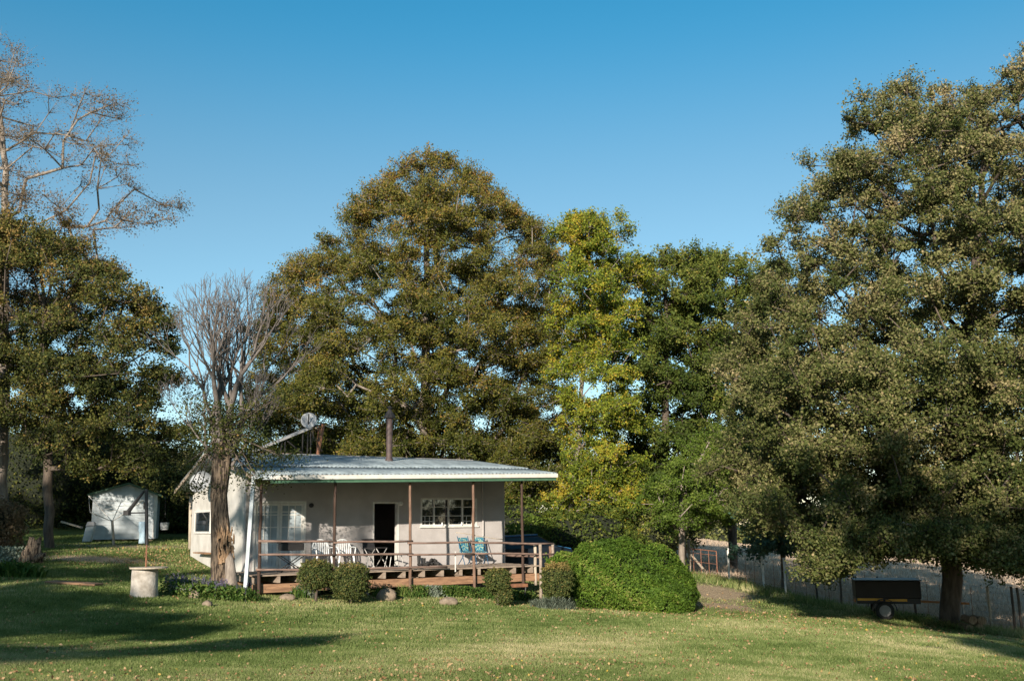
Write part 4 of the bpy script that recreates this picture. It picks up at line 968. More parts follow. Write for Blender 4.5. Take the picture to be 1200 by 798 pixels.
# ------------------------------------------------------------------ trailer
def trailer():
    c = on(1030, 32.3); r = empty('box_trailer', c, R(-14), 'dark box trailer with yellow strip and pale wheel rims under the oak', 'trailer')
    MB().box((-.75,-.7,.62), (1.15,.7,1.14)).build('box_body', M['trailer_dark'], r, world=False, bevel=.02)
    MB().box((-.78,-.72,1.145), (1.18,.72,1.175)).build('lid', M['trailer_dark'], r, world=False)
    MB().box((-.72,-.66,.46), (1.12,.66,.615)).build('chassis', M['black_metal'], r, world=False)
    MB().box((-.72,-.735,.56), (.02,-.705,.63)).build('reflective_strip', M['yellow'], r, world=False); MB().box((.10,-.735,.54), (.72,-.705,.61)).build('reflective_strip', M['yellow'], r, world=False)
    for y in (-.80, .80):
        s = 1 if y > 0 else -1
        w_ = MB().tube([(.05,y-.09,.27),(.05,y-.07,.27),(.05,y+.07,.27),(.05,y+.09,.27)], [.24,.27,.27,.24], 24).build('wheel', M['rubber'], r, world=False)
        rm = MB().tube([(.05,y-.10,.27),(.05,y+.10,.27)], .17, 20).build('rim', M['rim'], w_, world=False)
        f = MB(); n = 10
        for i in range(n):
            a0 = math.pi*i/n; a1 = math.pi*(i+1)/n
            f.hexa([(.05+.34*math.cos(a0),y-.11,.27+.34*math.sin(a0)),(.05+.34*math.cos(a0),y+.11,.27+.34*math.sin(a0)),(.05+.36*math.cos(a0),y+.11,.27+.36*math.sin(a0)),(.05+.36*math.cos(a0),y-.11,.27+.36*math.sin(a0))],
                   [(.05+.34*math.cos(a1),y-.11,.27+.34*math.sin(a1)),(.05+.34*math.cos(a1),y+.11,.27+.34*math.sin(a1)),(.05+.36*math.cos(a1),y+.11,.27+.36*math.sin(a1)),(.05+.36*math.cos(a1),y-.11,.27+.36*math.sin(a1))])
        f.build('mudguard', M['black_metal'], r, world=False)
    MB().bar((1.1,0,.50), (2.6,0,.44), .10, .07).build('drawbar', M['orange'], r, world=False); MB().tube([(2.4,0,.0),(2.4,0,.5)], .03, 8).build('jockey_stand', M['galv'], r, world=False)
    MB().box((-.80,-.62,.50), (-.76,-.42,.60)).build('tail_light', M['orange'], r, world=False)
trailer()
# log pile by the trunk
lg = on(1126, 30.6)
for i, (dx, dz) in enumerate(((-.15,.11),(.12,.11),(-.02,.33),(.22,.31))):
    q = Vector((lg[0]+dx*1.2, lg[1]-.5+i*.05, lg[2]+dz)); o = MB().tube([q-Vector((.03,.35,0)), q+Vector((.03,.35,0))], .12, 12).build('log', M['heartwood'], smooth=False)
    tag(o, 'cut reddish log stacked beside the oak trunk', 'log', 'logs stacked by the oak trunk')

# ================================================================== TREES
K = 1.0
# big rounded oak behind the cottage
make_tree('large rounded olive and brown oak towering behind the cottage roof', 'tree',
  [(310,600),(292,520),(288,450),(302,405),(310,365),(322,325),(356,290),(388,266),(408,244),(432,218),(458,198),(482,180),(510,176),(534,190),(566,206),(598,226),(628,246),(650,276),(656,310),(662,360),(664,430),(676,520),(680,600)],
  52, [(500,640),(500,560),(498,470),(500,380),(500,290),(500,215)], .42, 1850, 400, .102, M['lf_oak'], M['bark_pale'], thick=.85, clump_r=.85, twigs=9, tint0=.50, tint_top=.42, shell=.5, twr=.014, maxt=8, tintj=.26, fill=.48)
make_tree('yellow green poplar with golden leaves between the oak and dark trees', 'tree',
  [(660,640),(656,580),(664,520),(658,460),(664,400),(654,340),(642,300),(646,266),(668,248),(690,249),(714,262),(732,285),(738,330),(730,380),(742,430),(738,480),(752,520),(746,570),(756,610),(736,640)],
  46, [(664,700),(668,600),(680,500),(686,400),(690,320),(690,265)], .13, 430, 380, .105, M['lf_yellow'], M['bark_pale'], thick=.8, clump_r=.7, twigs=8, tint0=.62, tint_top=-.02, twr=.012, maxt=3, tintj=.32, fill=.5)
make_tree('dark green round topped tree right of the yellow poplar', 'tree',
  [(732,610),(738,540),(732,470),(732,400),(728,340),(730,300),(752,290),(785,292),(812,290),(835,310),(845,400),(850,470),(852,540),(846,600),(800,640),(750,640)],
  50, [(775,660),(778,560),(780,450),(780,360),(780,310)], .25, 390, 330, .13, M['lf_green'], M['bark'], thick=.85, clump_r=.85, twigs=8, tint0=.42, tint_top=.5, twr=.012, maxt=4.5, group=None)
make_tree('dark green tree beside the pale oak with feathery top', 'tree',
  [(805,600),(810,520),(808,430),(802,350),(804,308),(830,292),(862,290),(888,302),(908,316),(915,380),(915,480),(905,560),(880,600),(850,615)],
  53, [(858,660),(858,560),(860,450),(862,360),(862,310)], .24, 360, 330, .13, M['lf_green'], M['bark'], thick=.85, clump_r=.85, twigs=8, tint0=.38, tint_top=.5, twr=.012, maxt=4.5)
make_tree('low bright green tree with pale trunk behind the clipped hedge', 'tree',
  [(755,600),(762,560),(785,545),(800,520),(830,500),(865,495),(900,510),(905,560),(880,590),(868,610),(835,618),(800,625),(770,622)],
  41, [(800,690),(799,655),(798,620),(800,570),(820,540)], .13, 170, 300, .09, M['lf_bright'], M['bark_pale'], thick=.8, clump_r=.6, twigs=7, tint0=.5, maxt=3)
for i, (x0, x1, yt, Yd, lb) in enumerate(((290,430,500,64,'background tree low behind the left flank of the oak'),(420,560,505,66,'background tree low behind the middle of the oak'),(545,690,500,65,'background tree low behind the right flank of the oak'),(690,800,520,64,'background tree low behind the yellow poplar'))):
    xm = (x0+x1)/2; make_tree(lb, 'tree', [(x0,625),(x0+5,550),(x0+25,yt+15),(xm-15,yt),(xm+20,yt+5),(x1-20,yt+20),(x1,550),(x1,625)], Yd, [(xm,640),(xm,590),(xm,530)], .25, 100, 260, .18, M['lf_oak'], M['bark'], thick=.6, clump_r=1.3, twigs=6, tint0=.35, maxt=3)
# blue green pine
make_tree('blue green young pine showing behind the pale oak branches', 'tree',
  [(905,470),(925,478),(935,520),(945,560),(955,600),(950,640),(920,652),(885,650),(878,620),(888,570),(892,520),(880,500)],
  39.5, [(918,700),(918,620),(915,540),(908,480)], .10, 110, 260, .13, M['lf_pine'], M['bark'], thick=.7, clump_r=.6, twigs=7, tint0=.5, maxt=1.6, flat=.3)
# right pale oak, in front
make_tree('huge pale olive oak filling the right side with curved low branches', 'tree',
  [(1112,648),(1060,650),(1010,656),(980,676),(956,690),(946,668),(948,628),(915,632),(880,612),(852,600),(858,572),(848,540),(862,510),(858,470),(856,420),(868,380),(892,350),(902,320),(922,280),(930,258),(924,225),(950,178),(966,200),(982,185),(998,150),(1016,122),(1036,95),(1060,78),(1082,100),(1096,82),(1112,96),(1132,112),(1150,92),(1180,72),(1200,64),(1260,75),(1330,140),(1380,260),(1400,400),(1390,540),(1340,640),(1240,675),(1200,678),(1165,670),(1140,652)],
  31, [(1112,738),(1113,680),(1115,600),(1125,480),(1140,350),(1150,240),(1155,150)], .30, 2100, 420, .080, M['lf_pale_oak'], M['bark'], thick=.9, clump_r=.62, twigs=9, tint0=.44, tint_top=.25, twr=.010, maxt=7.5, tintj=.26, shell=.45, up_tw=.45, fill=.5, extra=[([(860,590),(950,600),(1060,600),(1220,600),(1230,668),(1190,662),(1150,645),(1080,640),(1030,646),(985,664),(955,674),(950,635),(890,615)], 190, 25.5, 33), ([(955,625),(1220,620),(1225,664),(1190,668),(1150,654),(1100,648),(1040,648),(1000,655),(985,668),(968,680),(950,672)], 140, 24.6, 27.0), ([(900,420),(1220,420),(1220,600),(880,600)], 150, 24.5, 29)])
low_ = empty('placeholder', (0,0,0)); bpy.data.objects.remove(low_)
oak_ = [o for o in bpy.data.objects if o.parent is None and o.get('label', '').startswith('huge pale olive oak')][0]
for pts_, r_ in (([(1019,641,25.5),(1040,646,25.8),(1062,652,26.3),(1085,652,27.2),(1108,648,28.5),(1116,640,30.2)], .085), ([(1058,612,25.5),(1075,618,25.8),(1100,616,26.8),(1122,604,28.5),(1122,590,30.5)], .09), ([(1010,636,25.0),(1030,640,25.4),(1052,650,26.0)], .03), ([(1085,640,25.8),(1110,642,26.5),(1135,636,28.0),(1120,622,30.2)], .05), ([(960,648,26.5),(990,640,27.5),(1040,632,28.8),(1090,625,29.8),(1116,615,30.5)], .08)):
    nn_ = len(pts_); q_ = [P(*p_) for p_ in pts_]; MB().tube(q_, [r_*(.25+.75*i/(nn_-1)) for i in range(nn_)], 8).build('low_branch', M['bark_pale'], oak_, smooth=True)
# left trees
def lf_top(c, hf, n): return int(n*(.40 if hf > .5 else .9)*RNG.uniform(.1, 1.7))
make_tree('tall half bare tree with pale branches and reddish leaves at far left', 'tree',
  [(-140,420),(-150,300),(-110,120),(-40,30),(0,20),(30,60),(50,95),(105,80),(140,110),(150,150),(135,190),(180,215),(190,260),(185,290),(150,300),(120,330),(80,380),(0,400)],
  38.5, [(2,690),(2,560),(4,420),(5,300),(7,200),(-2,120),(-8,60)], .22, 440, 210, .07, M['lf_russet'], M['bark_pale'], thick=.7, clump_r=.8, twigs=16, tint0=.45, tint_top=.2, twr=.007, maxt=5, leaf_fn=lf_top, wander=.16)
make_tree('broad dark olive tree with hanging leafy branches left of the bare tree', 'tree',
  [(-170,540),(-170,350),(-80,265),(0,250),(50,245),(90,258),(118,300),(152,318),(186,345),(206,375),(212,420),(204,470),(218,510),(206,540),(180,548),(150,572),(128,560),(100,562),(60,560),(40,505),(-60,505)],
  36.5, [(58,650),(58,600),(55,500),(50,400),(48,320)], .17, 820, 300, .09, M['lf_dark'], M['bark'], thick=.85, clump_r=.68, twigs=8, tint0=.56, tint_top=.4, twr=.01, maxt=5.0, tintj=.3, fill=.22, bough=5)
# old split trunk in front of cottage with bare crown
def old_tree():
    Y = 27.2; root = empty('bare_tree', on(262, Y), 0, 'old bare tree with thick split pale trunk in front of the gable', 'tree')
    cx = [(262,702,34),(261,684,29),(259,662,26),(259,640,26),(258,620,25),(257,600,23),(256,580,22),(258,560,23),(260,545,24),(262,530,22),(262,518,16),(262,508,8)]
    V = []; n = 36; mpp = Y/FPX
    for j, (x, y, w_) in enumerate(cx):
        c = P(x, y, Y); w_ *= .84 if y < 660 else .92
        for i in range(n):
            a = 2*math.pi*i/n; rr = w_/2*mpp*(1+.10*math.sin(a*3+j*.35)+.06*math.sin(a*7+j*.8)+.04*math.sin(a*11)-(.20*math.exp(-((a-4.9)/.25)**2) if 1 < j < 6 else 0))
            V.append((c[0]+rr*math.cos(a), c[1]+rr*math.sin(a), c[2]))
    F = [(j*n+i, j*n+(i+1) % n, (j+1)*n+(i+1) % n, (j+1)*n+i) for j in range(len(cx)-1) for i in range(n)]
    F.append(tuple(range((len(cx)-1)*n, len(cx)*n)))
    tr = MB().add(V, F).build('trunk', M['bark_old'], root, smooth=True)
    # torn heartwood scar
    sc = MB(); rr = random.Random(5)
    MB().tube([P(272,702,Y-.25), P(271,680,Y-.22), P(269,655,Y-.2), P(266,640,Y-.12)], [.20,.16,.12,.04], 12).build('split_stem', M['bark_pale'], root, smooth=True)
    for i in range(80):
        x = rr.uniform(253, 274); y = rr.uniform(622, 662); a = Vector(P(x, y, Y-.30+abs(x-262)*.012)); l = rr.uniform(.10,.28); sc.tube([a, a+Vector((rr.uniform(-.05,.05), -.05, l))], [.035,.004], 5)
    sc.build('torn_wood', M['heartwood'], tr)
    # limbs: repeatedly forking bare branches
    A_=[]; B_=[]; ra=[]; rb=[]; rg = random.Random(21); mp_ = Y/FPX
    def grow(p, d, L, r, lv):
        k = 3; q = Vector(p); dd = Vector(d)
        for i in range(k):
            dd = (dd+Vector((rg.gauss(0,.09), rg.gauss(0,.09), .05))).normalized(); q2 = q+dd*L/k
            A_.append(tuple(q-dd*r*.3)); B_.append(tuple(q2)); ra.append(r*(1-.10*i)); rb.append(r*(1-.10*(i+1))); q = q2
            if lv > 1 and rg.random() < .32: sd = (dd+Vector((rg.gauss(0,.6), rg.gauss(0,.6), rg.gauss(.1,.3)))).normalized(); side.append((q.copy(), sd, L*.45, r*.35, min(lv+2, 7)))
        if lv >= 7: return
        n = 3 if rg.random() < .35 else 2; ph = rg.uniform(0, 6.28)
        for i in range(n):
            a = ph+6.28*i/n; sp = .30+.12*rg.random(); x = dd.cross(Vector((0,1,.1))).normalized(); y_ = x.cross(dd)
            nd = (dd+(x*math.cos(a)+y_*math.sin(a))*sp+Vector((0,0,.10))).normalized(); grow(q, nd, L*rg.uniform(.74,.88), max(r*(.66 if i == 0 else .52), .0042), lv+1)
    side = []
    for px0, py0, dx, dy, L, r in ((254,532,-.30,.1,1.08,.12),(258,524,-.12,-.3,1.12,.13),(265,526,.09,.25,1.14,.15),(269,534,.34,.15,1.05,.12),(252,545,-.62,.3,.7,.06),(272,545,.75,-.1,.62,.055)):
        grow(P(px0, py0, Y), Vector((dx, dy, 1)).normalized(), L, r, 1)
    while side and len(A_) < 60000:
        q, sd, L, r, lv = side.pop()
        if L > .08: grow(q, sd, L, max(r, .005), lv)
    print('bare segs', len(A_))
    V_, F_ = tubes_np(np.array(A_), np.array(B_), np.array(ra), np.array(rb), 5); np_mesh('branches', V_, F_, M['bark_bare'], root, smooth=True)
    # clinging dark foliage round the fork
    cs = []
    for i in range(64):
        x = RNG.normal()*38+262; y = RNG.uniform(450, 575) if abs(x-262) > 24 else RNG.uniform(470, 530); 
        if not(195 < x < 335): continue
        cs.append(P(x, y, Y+RNG.uniform(-.9, 1.2)))
    LC = []; LT = []
    for c in cs:
        n = 190; LC.append(c+RNG.normal(size=(n, 3))*np.array([.30,.30,.12])); LT.append(np.full(n, RNG.normal()*.12+.4)+RNG.normal(size=n)*.15)
    V_, F_, t = leaves(np.concatenate(LC), .065, np.array([0,0,.5]), np.concatenate(LT)); np_mesh('foliage', V_, F_, M['lf_dark'], root, tint=t)
    tA = np.repeat(np.array([P(262, 505, Y)]), len(cs), 0); mid_ = (tA+np.array(cs))/2+RNG.normal(size=(len(cs), 3))*.1
    V_, F_ = tubes_np(np.r_[tA, mid_], np.r_[mid_, np.array(cs)], np.r_[np.full(len(cs), .03), np.full(len(cs), .018)], np.r_[np.full(len(cs), .018), np.full(len(cs), .008)], 5); np_mesh('side_branches', V_, F_, M['bark'], root, smooth=True)
old_tree()

# trees out of the picture, behind and beside the camera, whose shade falls on the lawn and the cottage, plus added light blockers
def shade_targets(poly, n, dist, jitter=2.5, surf=None):
    pa = np.array(poly, float); x0, y0 = pa.min(0); x1, y1 = pa.max(0); out = []
    while len(out) < n:
        x, y = RNG.uniform(x0, x1), RNG.uniform(y0, y1)
        if not inpoly(np.array([x]), np.array([y]), poly)[0]: continue
        g = ground_hit(x, y) if surf is None else surf(x, y); out.append(np.array(g)+SUN*(dist+RNG.uniform(-jitter, jitter)))
    return out
tg = shade_targets([(-120,692),(60,691),(130,700),(200,711),(60,711),(-120,712)], 80, 34, 1.5) + shade_targets([(-120,712),(90,714),(215,724),(240,728),(120,730),(-120,731)], 75, 34, 1.5) + shade_targets([(-120,733),(150,734),(300,738),(190,741),(0,745),(-120,748)], 70, 34, 1.5)
tg += shade_targets([(-120,758),(0,760),(110,765),(140,771),(0,775),(-120,775)], 36, 34)
tg += shade_targets([(150,748),(300,742),(300,744),(150,751)], 4, 34) + shade_targets([(150,766),(300,755),(380,750),(380,752.5),(300,758),(150,769.5)], 30, 34, 1.0)
tg += shade_targets([(-60,662),(60,662),(110,668),(100,676),(0,684),(-60,690)], 26, 34) + shade_targets([(110,668),(200,672),(160,677),(110,674)], 10, 34)
T = np.array(tg); bx, by = T[:, 0].mean()-3, T[:, 1].mean(); 
def behind_tree(label, T, base, r, leafn, lmat, leaf=.14, cr=.55):
    base = np.array([base[0], base[1], G(base[0], base[1])]); zt = T[:, 2].max()-.5
    X, par, rr = skeleton([base+(np.array([base[0]+1, base[1], zt])-base)*i/14+RNG.normal(size=3)*.04 for i in range(15)], T, base_r=r)
    root = empty('tree', base, 0, label, 'tree'); tA = []; tB = []; LC = []; LT = []
    for c in T:
        d_ = unit(RNG.normal(size=(6, 3))*np.array([1,1,.4])); e = c+d_*cr*RNG.uniform(.5, 1.1, (6, 1)); tA += [c]*6; tB += list(e); w_ = RNG.integers(0, 6, leafn)
        LC.append(c+(e[w_]-c)*RNG.uniform(.2, 1, (leafn, 1))+RNG.normal(size=(leafn, 3))*.1); LT.append(RNG.uniform(.2, .8, leafn))
    V, F = skel_mesh(X, par, rr, np.array(tA), np.array(tB)); np_mesh('trunk', V, F, M['bark'], root, smooth=True)
    V, F, t = leaves(np.concatenate(LC), leaf, np.array([0,0,.4]), np.concatenate(LT)); np_mesh('crown', V, F, lmat, root, tint=t)
behind_tree('tree behind the viewpoint shading the left lawn', T, (bx, by), .35, 190, M['lf_oak'])
def oakpt(x, y): return P(x, y, 31.5)
def darkpt(x, y): return P(x, y, 46.0)
T = np.array(shade_targets([(-60,575),(60,570),(104,585),(104,640),(60,650),(-60,650)], 80, 62, 2, darkpt)+shade_targets([(40,585),(78,585),(78,645),(40,645)], 22, 52, 2, lambda x, y: P(x, y, 36.5))+shade_targets([(-30,560),(22,560),(22,655),(-30,655)], 18, 54, 2, lambda x, y: P(x, y, 38.5))); behind_tree('far left tree added unseen behind the viewpoint to shade the shrubs', T, (T[:, 0].mean()-1, T[:, 1].mean()-1), .35, 150, M['lf_oak'], .18, .7)  # unseen crown added along the sun direction to darken shrubs and trunks
tg = shade_targets([(900,700),(985,710),(1080,733),(1220,766),(1220,735),(1090,715),(990,697)], 110, 46, 3) + shade_targets([(930,700),(1010,712),(1100,738),(1120,746),(1000,724),(880,704)], 26, 46, 2)
tg += shade_targets([(1110,745),(1220,768),(1220,776),(1130,754)], 16, 46, 2)
T = np.array(tg); behind_tree('tall tree behind the viewpoint shading the trailer', T, (T[:, 0].mean()+1, T[:, 1].mean()-1), .4, 150, M['lf_oak'], .16, .6)
for i, (bx, by, hh, rr_, lb) in enumerate(((14,-16,15,5,'tall sky-blocking tree added to the right behind the viewpoint'),(25,-9,16,6,'broad sky-blocking tree added further right behind the viewpoint'),(29,5,15,6,'sky-blocking tree added right of the viewpoint'),(24,-26,18,7,'distant tall sky-blocking tree added right behind the viewpoint'),(-30,-4,15,6,'sky-blocking tree added left of the viewpoint'),(-27,-20,16,6,'tall sky-blocking tree added left behind the viewpoint'),(40,-14,17,7,'sky-blocking tree added far right behind the viewpoint'))):  # unseen trees added to block low sky light and deepen the verandah shade
    g_ = G(bx, by); n_c = 260; d_ = unit(RNG.normal(size=(n_c, 3))); Tt = np.array([bx, by, g_+hh*.56])+d_*np.array([rr_, rr_, hh*.46])*RNG.uniform(.45, 1, (n_c, 1))
    behind_tree(lb, Tt, (bx, by), .35, 90, M['lf_green'], .42, 1.1)
# dapple on the cottage gable, french doors, wall and roof
def wallpt(x, y): t, z = HP(x, y, 0.0); return np.array(H(t, 0, z))
tw = shade_targets([(360,606),(436,606),(436,655),(360,655)], 9, 41, 3, wallpt) + shade_targets([(262,555),(355,590),(355,690),(262,690)], 26, 41, 3, wallpt)
tw += [P(x, 541+RNG.uniform(-3, 6), 33)+SUN*42 for x in RNG.uniform(290, 440, 12)]
tw += [P(x, y, 43)+SUN*50 for x, y in zip(RNG.uniform(112, 170, 9), RNG.uniform(580, 625, 9))]
tw = np.array(tw)
behind_tree('second tree behind the viewpoint dappling the cottage wall', tw, (tw[:, 0].mean()-2, tw[:, 1].mean()-1), .3, 60, M['lf_oak'], .13, .4)

# ================================================================== SHRUBS, HEDGES
def shrub(name, label, cat, cen, rad, n, leaf, lm, group=None, power=2.2, rough=.14, tint0=.45, tj=.22, lf=1.5, rot=0, tfn=None, k=.8, depth=.25, up=.4, ph=None, spread=.8):
    ph = random.uniform(0, 6) if ph is None else ph
    r = empty(name, (cen[0], cen[1], cen[2]-rad[2]), 0, label, cat, group)
    core(cen, rad, M['inner'], r, power=power, rough=rough, lf=lf, ph=ph, rot=rot, k=k)
    leaf_shell(ellip(cen, rad, power, rough, depth, lf, ph, rot), n, leaf, lm, r, tint0=tint0, tj=tj, tfn=tfn, up=up, spread=spread)
    return r
# big ivy-like mound
def hedge():
    r = empty('hedge_mound', on(740, 29.8), 0, 'big rounded bright green clipped hedge mound right of the verandah', 'hedge')
    zt = P(720, 634, 29.5)[2]; specs = []
    for px, Y, rx, ry, ptop in ((685,30.8,1.15,1.3,645),(715,30.3,1.3,1.6,633),(748,29.9,1.3,1.7,638),(772,29.6,1.0,1.4,656)):
        q = on(px, Y); top_ = P(px, ptop, Y-.2)[2]; zc = (q[2]-.25+top_)/2; specs.append(((q[0], Y, zc), (rx, ry, top_-zc)))
    for i, (c, rad) in enumerate(specs): 
        core(c, rad, M['inner'], r, power=2.7, rough=.04, ph=i, k=.80)
    fns = [ellip(c, rad, 2.7, .04, .17, 2.0, i) for i, (c, rad) in enumerate(specs)]
    CC = []; NN = []
    for i, f in enumerate(fns):
        C, N_ = f(42000); keep = np.ones(len(C), bool)
        for j, (c2, r2) in enumerate(specs):
            if j != i: keep &= ((np.abs((C-np.array(c2))/np.array(r2)))**2.7).sum(1) > .72
        CC.append(C[keep]); NN.append(N_[keep])
    C = np.concatenate(CC); N_ = np.concatenate(NN); keep = (np.sin(C[:, 0]*5.1+np.sin(C[:, 2]*4)*2)*np.sin(C[:, 2]*6.3+C[:, 1]*3) < .86) | (RNG.uniform(size=len(C)) < .25); C = C[keep]; N_ = N_[keep]; C = C+N_*(.09*np.sin(C[:, 0:1]*4+C[:, 2:3]*3.1)*np.sin(C[:, 2:3]*5)+.05*np.sin(C[:, 0:1]*9+C[:, 2:3]*7)+.04*np.sin(C[:, 1:2]*13+C[:, 2:3]*17))
    t = .5+.12*np.sin(C[:, 0]*6+C[:, 2]*9)+.16*np.sin(C[:, 0]*1.7+C[:, 2]*2.3+1)+RNG.normal(size=len(C))*.2
    # drooping narrow leaves
    V, F, t = leaves(C, .085, N_*1.0+np.array([0,0,.2]), t, aspect=.38, spread=.8); np_mesh('foliage', V, F, M['lf_hedge'], r, tint=t)
    k = 260; a = RNG.integers(0, len(C), k); a = a[N_[a][:, 2] > .2]; A_ = C[a]; B_ = A_+unit(N_[a]+RNG.normal(size=(len(a), 3))*.5+np.array([[0,0,.5]]))*RNG.uniform(.1, .28, (len(a), 1))
    w_ = np.repeat(np.arange(len(a)), 9); f = RNG.uniform(0, 1, (len(w_), 1)); CC = A_[w_]+(B_[w_]-A_[w_])*f+RNG.normal(size=(len(w_), 3))*.02
    V, F, t = leaves(CC, .07, np.array([0,0,.3]), RNG.uniform(.4, 1, len(w_)), aspect=.4); np_mesh('shoots', V, F, M['lf_hedge'], r, tint=t)
hedge()
def topiary(px, py_b, py_t, wpx, Y, label, n=9000, power=2.8, stem=True, warm=.2):
    q = on(px, Y); mpp = Y/FPX; top_ = P(px, py_t, Y)[2]; bot = P(px, py_b, Y)[2]; bot = max(bot, q[2]); zc = (top_+bot)/2; rx = wpx*mpp*.46; rz = (top_-bot)/2
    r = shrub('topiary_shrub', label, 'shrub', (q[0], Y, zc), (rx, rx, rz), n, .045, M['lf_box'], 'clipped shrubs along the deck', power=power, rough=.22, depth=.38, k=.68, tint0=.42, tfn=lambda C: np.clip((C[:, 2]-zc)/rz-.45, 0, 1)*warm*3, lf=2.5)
    if bot > q[2]+.08: MB().tube([(q[0], Y, q[2]-.1), (q[0]+.03, Y, bot+.15)], .04, 8).build('stem', M['bark'], r, smooth=True)
topiary(370, 690, 656, 40, 26.9, 'clipped dark rounded shrub left of the dark verandah post'); topiary(411, 701, 660, 44, 26.9, 'clipped rounded shrub right of the dark verandah post', 11000)
topiary(583, 692, 666, 32, 28.3, 'small flat topped clipped shrub before the deck', 7000); topiary(590, 708, 684, 22, 28.4, 'low leafy shrub growing beneath the small clipped one', 4000)
topiary(653, 698, 660, 38, 28.6, 'flat topped clipped shrub with brownish top at the deck corner', 10000, 3.2, warm=.5)
# blades helper for clumps
def blades(root, centre, rad, n, h, w, lm, name='leaf_blades', lean=.5, tint0=.5, tj=.25, zfun=True, up=1):
    a = RNG.uniform(0, 6.28, n); rr = np.sqrt(RNG.uniform(0, 1, n)); X = centre[0]+np.cos(a)*rr*rad[0]; Y = centre[1]+np.sin(a)*rr*rad[1]; Z = GN(X, Y)
    hh = h*RNG.uniform(.45, 1.2, n)*(1-.55*rr**2); la = RNG.uniform(0, 6.28, n); l = lean*hh*RNG.uniform(.2, 1, n); b = RNG.uniform(0, 6.28, n)
    base = np.stack([X, Y, Z-.02], 1); d1 = np.stack([np.cos(la)*l*.4, np.sin(la)*l*.4, hh*.65], 1); d2 = np.stack([np.cos(la)*l, np.sin(la)*l, hh*(1-.25*lean)], 1); side = np.stack([np.cos(b), np.sin(b), 0*b], 1)*w
    V = np.stack([base-side*.6, base+side*.6, base+d1+side, base+d2, base+d1-side], 1).reshape(-1, 3); i = np.arange(n)*5
    F = np.concatenate([np.stack([i, i+1, i+2, i+4], 1), np.stack([i+4, i+2, i+3, i+3], 1)])
    F = np.stack([i, i+1, i+2, i+4], 1); F3 = np.stack([i+4, i+2, i+3], 1)
    # quads + tips as separate triangles folded into quads by duplicating a midpoint
    tipm = (V.reshape(n, 5, 3)[:, 2]+V.reshape(n, 5, 3)[:, 3])/2; V2 = np.concatenate([V, tipm]); F4 = np.stack([i+4, i+2, len(V)+np.arange(n), i+3], 1)
    t = tint0+RNG.normal(size=n)*tj; o = np_mesh(name, V2, np.concatenate([F, F4]), lm, root, tint=np.clip(np.r_[t, t], 0, 1)); return base+d2
def plant(label, cat, px, Y, rad, n, h, w, lm, name='leafy_plant', group=None, lean=.6, flowers=None, nf=0, leafn=0, leaf=.05, tint0=.5):
    q = on(px, Y); r = empty(name, q, 0, label, cat, group)
    tips = blades(r, q, rad, n, h, w, lm, lean=lean, tint0=tint0)
    if leafn:
        C = np.stack([q[0]+RNG.normal(size=leafn)*rad[0]*.5, q[1]+RNG.normal(size=leafn)*rad[1]*.5, np.zeros(leafn)], 1); C[:, 2] = GN(C[:, 0], C[:, 1])+RNG.uniform(.05, h*.95, leafn)
        V, F, t = leaves(C, leaf, np.array([0,-.3,.6]), RNG.uniform(.1, 1, leafn)); np_mesh('foliage', V, F, lm, r, tint=t)
    if flowers:
        X = q[0]+RNG.uniform(-1, 1, nf)*rad[0]; Yy = q[1]+RNG.uniform(-1, 1, nf)*rad[1]*.8; Z = GN(X, Yy); hh = h*RNG.uniform(.9, 1.45, nf)
        A_ = np.stack([X, Yy, Z], 1); B_ = A_+np.stack([RNG.normal(size=nf)*.05, RNG.normal(size=nf)*.05, hh], 1); V, F = tubes_np(A_, B_, np.full(nf, .005), np.full(nf, .004), 3); np_mesh('stems', V, F, M['bark_pale'] if flowers == 'flower_white' else M['lf_grey'], r, tint=None)
        k = 26; w_ = np.repeat(np.arange(nf), k); f = RNG.uniform(.6, 1.02, (len(w_), 1)); C = A_[w_]+(B_[w_]-A_[w_])*f+RNG.normal(size=(len(w_), 3))*.014
        V, F, t = leaves(C, .028, np.array([0,0,.2]), RNG.uniform(0, 1, len(w_))); np_mesh('flower_spikes', V, F, M[flowers], r, tint=t)
    return r
plant('bed of purple flowering sage with green leaves left of the old trunk', 'flower bed', 232, 26.0, (.75,.6), 500, .36, .02, M['lf_plant'], 'sage_plant', flowers='flower', nf=90, leafn=5200, leaf=.075)
plant('leafy green sage growing at the foot of the old trunk', 'flower bed', 270, 25.9, (.5,.4), 300, .34, .02, M['lf_plant'], 'sage_plant', flowers='flower', nf=16, leafn=3000, leaf=.075)
plant('white flowering low plant at the left end of the sage bed', 'plant', 212, 25.6, (.25,.2), 60, .2, .02, M['lf_plant'], 'flowering_plant', leafn=500, leaf=.05, flowers='flower_white', nf=36)
plant('low green plant at the foot of the pale leaning post', 'plant', 291, 26.0, (.25,.25), 80, .22, .02, M['lf_plant'], 'leafy_plant', leafn=700)
plant('silver grey lavender clump at the corner of the deck', 'lavender', 651, 28.2, (.5,.4), 1700, .5, .007, M['lf_grey'], 'lavender_bush', lean=1.4)
plant('silver grey lavender tuft left of the corner post', 'lavender', 630, 28.6, (.2,.2), 500, .36, .007, M['lf_grey'], 'lavender_bush', lean=1.3)
plant('strappy dark green leaf clump at the left edge of the lawn', 'plant', 12, 27.0, (.9,.6), 420, .55, .03, M['lf_plant'], 'strap_leaf_plant', lean=.9, tint0=.3)
plant('pale leafy low plant behind the strappy clump at the left edge', 'plant', 2, 31.0, (.6,.5), 100, .5, .03, M['lf_grey'], 'leafy_plant', leafn=900, leaf=.07)
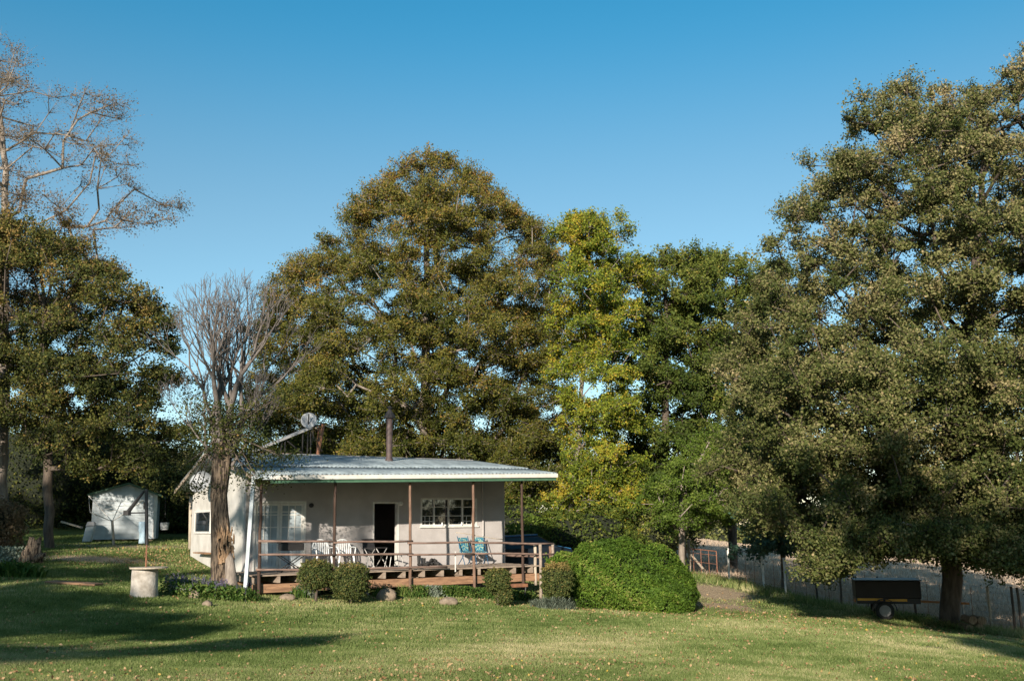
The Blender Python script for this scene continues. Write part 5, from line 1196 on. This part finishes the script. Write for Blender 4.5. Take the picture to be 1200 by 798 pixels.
names = [(448,'thin grassy'),(474,'spiky bright green'),(492,'leafy'),(507,'grey green'),(520,'broad leaved'),(536,'yellowish leafy'),(548,'sparse'),(568,'mixed leafy'),(360,'small grey'),(600,'low dark'),(617,'straggly'),(352,'thin')]
spots = ['below the doorway rock','left of the first slim pole','right of the first slim pole','behind the flat rock','above the flat rock','left of the second slim pole','at the second slim pole','beneath the small clipped shrub','under the left deck end','beside the iron bench','right of the iron bench','left of the clipped shrubs']
for (px, ad), sp in zip(names, spots):
    t = HP(px, 702, 2.9)[0]; Y = H(t, 2.95, 0)[1]; big = ad.startswith(('spiky','thin'))
    plant(f'{ad} border plant {sp}', 'plant', px, Y-.15, (.28,.18), 160 if big else 60, .46 if big else .36, .012 if big else .02, M['lf_grey'] if 'grey' in ad else M['lf_plant'], 'border_plant', group='border plants along the deck', leafn=0 if big else 620, leaf=.06, tint0=.7 if 'yellow' in ad or 'bright' in ad else .45)
# left edge brown shrub
q = on(8, 34); shrub('russet_shrub', 'russet brown leafed shrub at the left edge under the dark tree', 'shrub', (q[0]-.75, 34, q[2]+.9), (1.1,1.0,1.0), 9000, .09, M['lf_russet'], rough=.2, k=.6, depth=.5)
# dark hedgerow behind shed
for i, (px, Y, rx, rz, lb) in enumerate(((-60,47,3.2,3.6,'dark evergreen shrub beyond the left picture edge'),(40,46,2.9,3.3,'dense dark shrub behind the weathered stump'),(95,49,2.6,3.2,'dense dark shrub just left of the shed'),(150,50.5,2.4,2.9,'dark shrub directly behind the shed'),(203,46,1.5,1.7,'dark shrub with hanging creeper right of the shed'))):
    q = on(px, Y+3); Y += 3; shrub('hedgerow_shrub', lb, 'shrub', (q[0], Y, q[2]+rz*.8), (rx, 1.8, rz), 12000, .13, M['lf_dark'], 'dark shrubs behind the shed', rough=.18, tint0=.35, k=.75, depth=.4)
q = on(205, 49); shrub('creeper_bank', 'pale green creeper covered bank right of the shed', 'creeper', (q[0]+.2, 49, q[2]+2.0), (2.6,1.2,2.15), 16000, .13, M['lf_bank'], rough=.15, tint0=.6, k=.8)
# shrubs between the cottage and hedge, behind
for px, Y, rx, rz, lb, lm in ((600,47,2.4,1.6,'mid green shrub showing under the verandah roof end','lf_green'),(640,44,1.8,1.2,'green shrub behind the verandah corner rail','lf_bright'),(690,42,2.4,1.5,'green shrub rising behind the hedge mound','lf_green'),(745,47,2.6,1.5,'pale green shrub behind the right of the hedge mound','lf_bank'),
                              (450,50,3.2,2.6,'dark shrub behind the middle of the cottage','lf_dark'),(360,50,3.2,2.8,'dark shrub behind the left of the cottage','lf_dark'),(540,50,3.0,2.6,'dark shrub behind the cottage window end','lf_dark')):
    q = on(px, Y); shrub('shrub', lb, 'shrub', (q[0], Y, q[2]+rz*.7), (rx, 1.4, rz), 8000, .12, M[lm], rough=.2, tint0=.45, k=.7, depth=.4)
for px, Y, rx, rz, lb in ((828,160,7,2.2,'distant bush on the field crest left of the gap'),(858,175,6,1.6,'distant bush on the field crest right of the gap')):
    q = on(px, Y); shrub('field_bush', lb, 'bush', (q[0], Y, q[2]+.5), (rx, 3, rz), 4000, .5, M['lf_bank'], 'distant bushes on the field', rough=.2, tint0=.4, k=.8)
# low weeds under fence near gate and under the oak
for px, d_, lb in ((838,-.5,'dry weed tuft right of the farm gate'),(868,.2,'green weed tuft between the first two white posts'),(905,.2,'dry weed tuft between the second and third white posts'),(1075,-1.3,'leafy weed tuft in front of the trailer drawbar'),(1102,-1.6,'small weed tuft at the foot of the oak')):
    q = fence_pt(px); plant(lb, 'weeds', px, q[1]+d_, (.7,.35), 260, .28, .01, M['lf_plant'] if 'leafy' in lb or 'green' in lb else M['lf_bank'], 'weed_tuft', leafn=200, tint0=.7)

# ================================================================== LIGHT, WORLD, CAMERA
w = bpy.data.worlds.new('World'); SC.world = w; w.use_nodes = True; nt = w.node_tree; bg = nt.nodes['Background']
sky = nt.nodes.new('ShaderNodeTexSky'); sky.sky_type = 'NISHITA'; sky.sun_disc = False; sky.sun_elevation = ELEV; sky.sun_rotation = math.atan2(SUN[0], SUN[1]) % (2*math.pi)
sky.altitude = 1500; sky.air_density = 1.0; sky.dust_density = .2; sky.ozone_density = 1.2
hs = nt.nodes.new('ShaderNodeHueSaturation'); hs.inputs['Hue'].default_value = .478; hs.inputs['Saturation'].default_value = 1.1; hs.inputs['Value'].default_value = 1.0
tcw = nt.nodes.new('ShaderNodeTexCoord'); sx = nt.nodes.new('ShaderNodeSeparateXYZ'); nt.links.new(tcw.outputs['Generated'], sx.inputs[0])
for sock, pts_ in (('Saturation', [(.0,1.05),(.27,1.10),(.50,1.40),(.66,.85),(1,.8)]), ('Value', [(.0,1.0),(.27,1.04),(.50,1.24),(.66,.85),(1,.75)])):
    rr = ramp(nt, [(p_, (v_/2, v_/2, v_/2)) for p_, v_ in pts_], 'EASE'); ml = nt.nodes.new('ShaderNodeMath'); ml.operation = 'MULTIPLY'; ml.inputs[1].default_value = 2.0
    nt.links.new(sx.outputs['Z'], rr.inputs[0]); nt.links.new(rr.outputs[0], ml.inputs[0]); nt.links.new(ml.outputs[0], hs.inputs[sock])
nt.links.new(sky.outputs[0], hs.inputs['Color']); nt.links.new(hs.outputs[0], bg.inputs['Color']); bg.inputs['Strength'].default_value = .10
sl = bpy.data.lights.new('sun', 'SUN'); sl.energy = 4.9; sl.angle = R(.53); sl.color = (1.0, .885, .74)
so = bpy.data.objects.new('sun', sl); COL.objects.link(so); so.rotation_euler = Vector(SUN).to_track_quat('Z', 'Y').to_euler()
cd = bpy.data.cameras.new('camera'); cam = bpy.data.objects.new('camera', cd); COL.objects.link(cam); cam.matrix_world = CAMM
cd.sensor_width = 36; cd.lens = 36*FPX/1200; cd.clip_start = .05; cd.clip_end = 3000; SC.camera = cam
SC.view_settings.view_transform = 'Standard'; SC.view_settings.look = 'None'; SC.view_settings.exposure = .55; SC.view_settings.gamma = 1
SC.render.engine = 'CYCLES'; SC.cycles.max_bounces = 6; SC.cycles.transparent_max_bounces = 8
print('objects', len(bpy.data.objects))
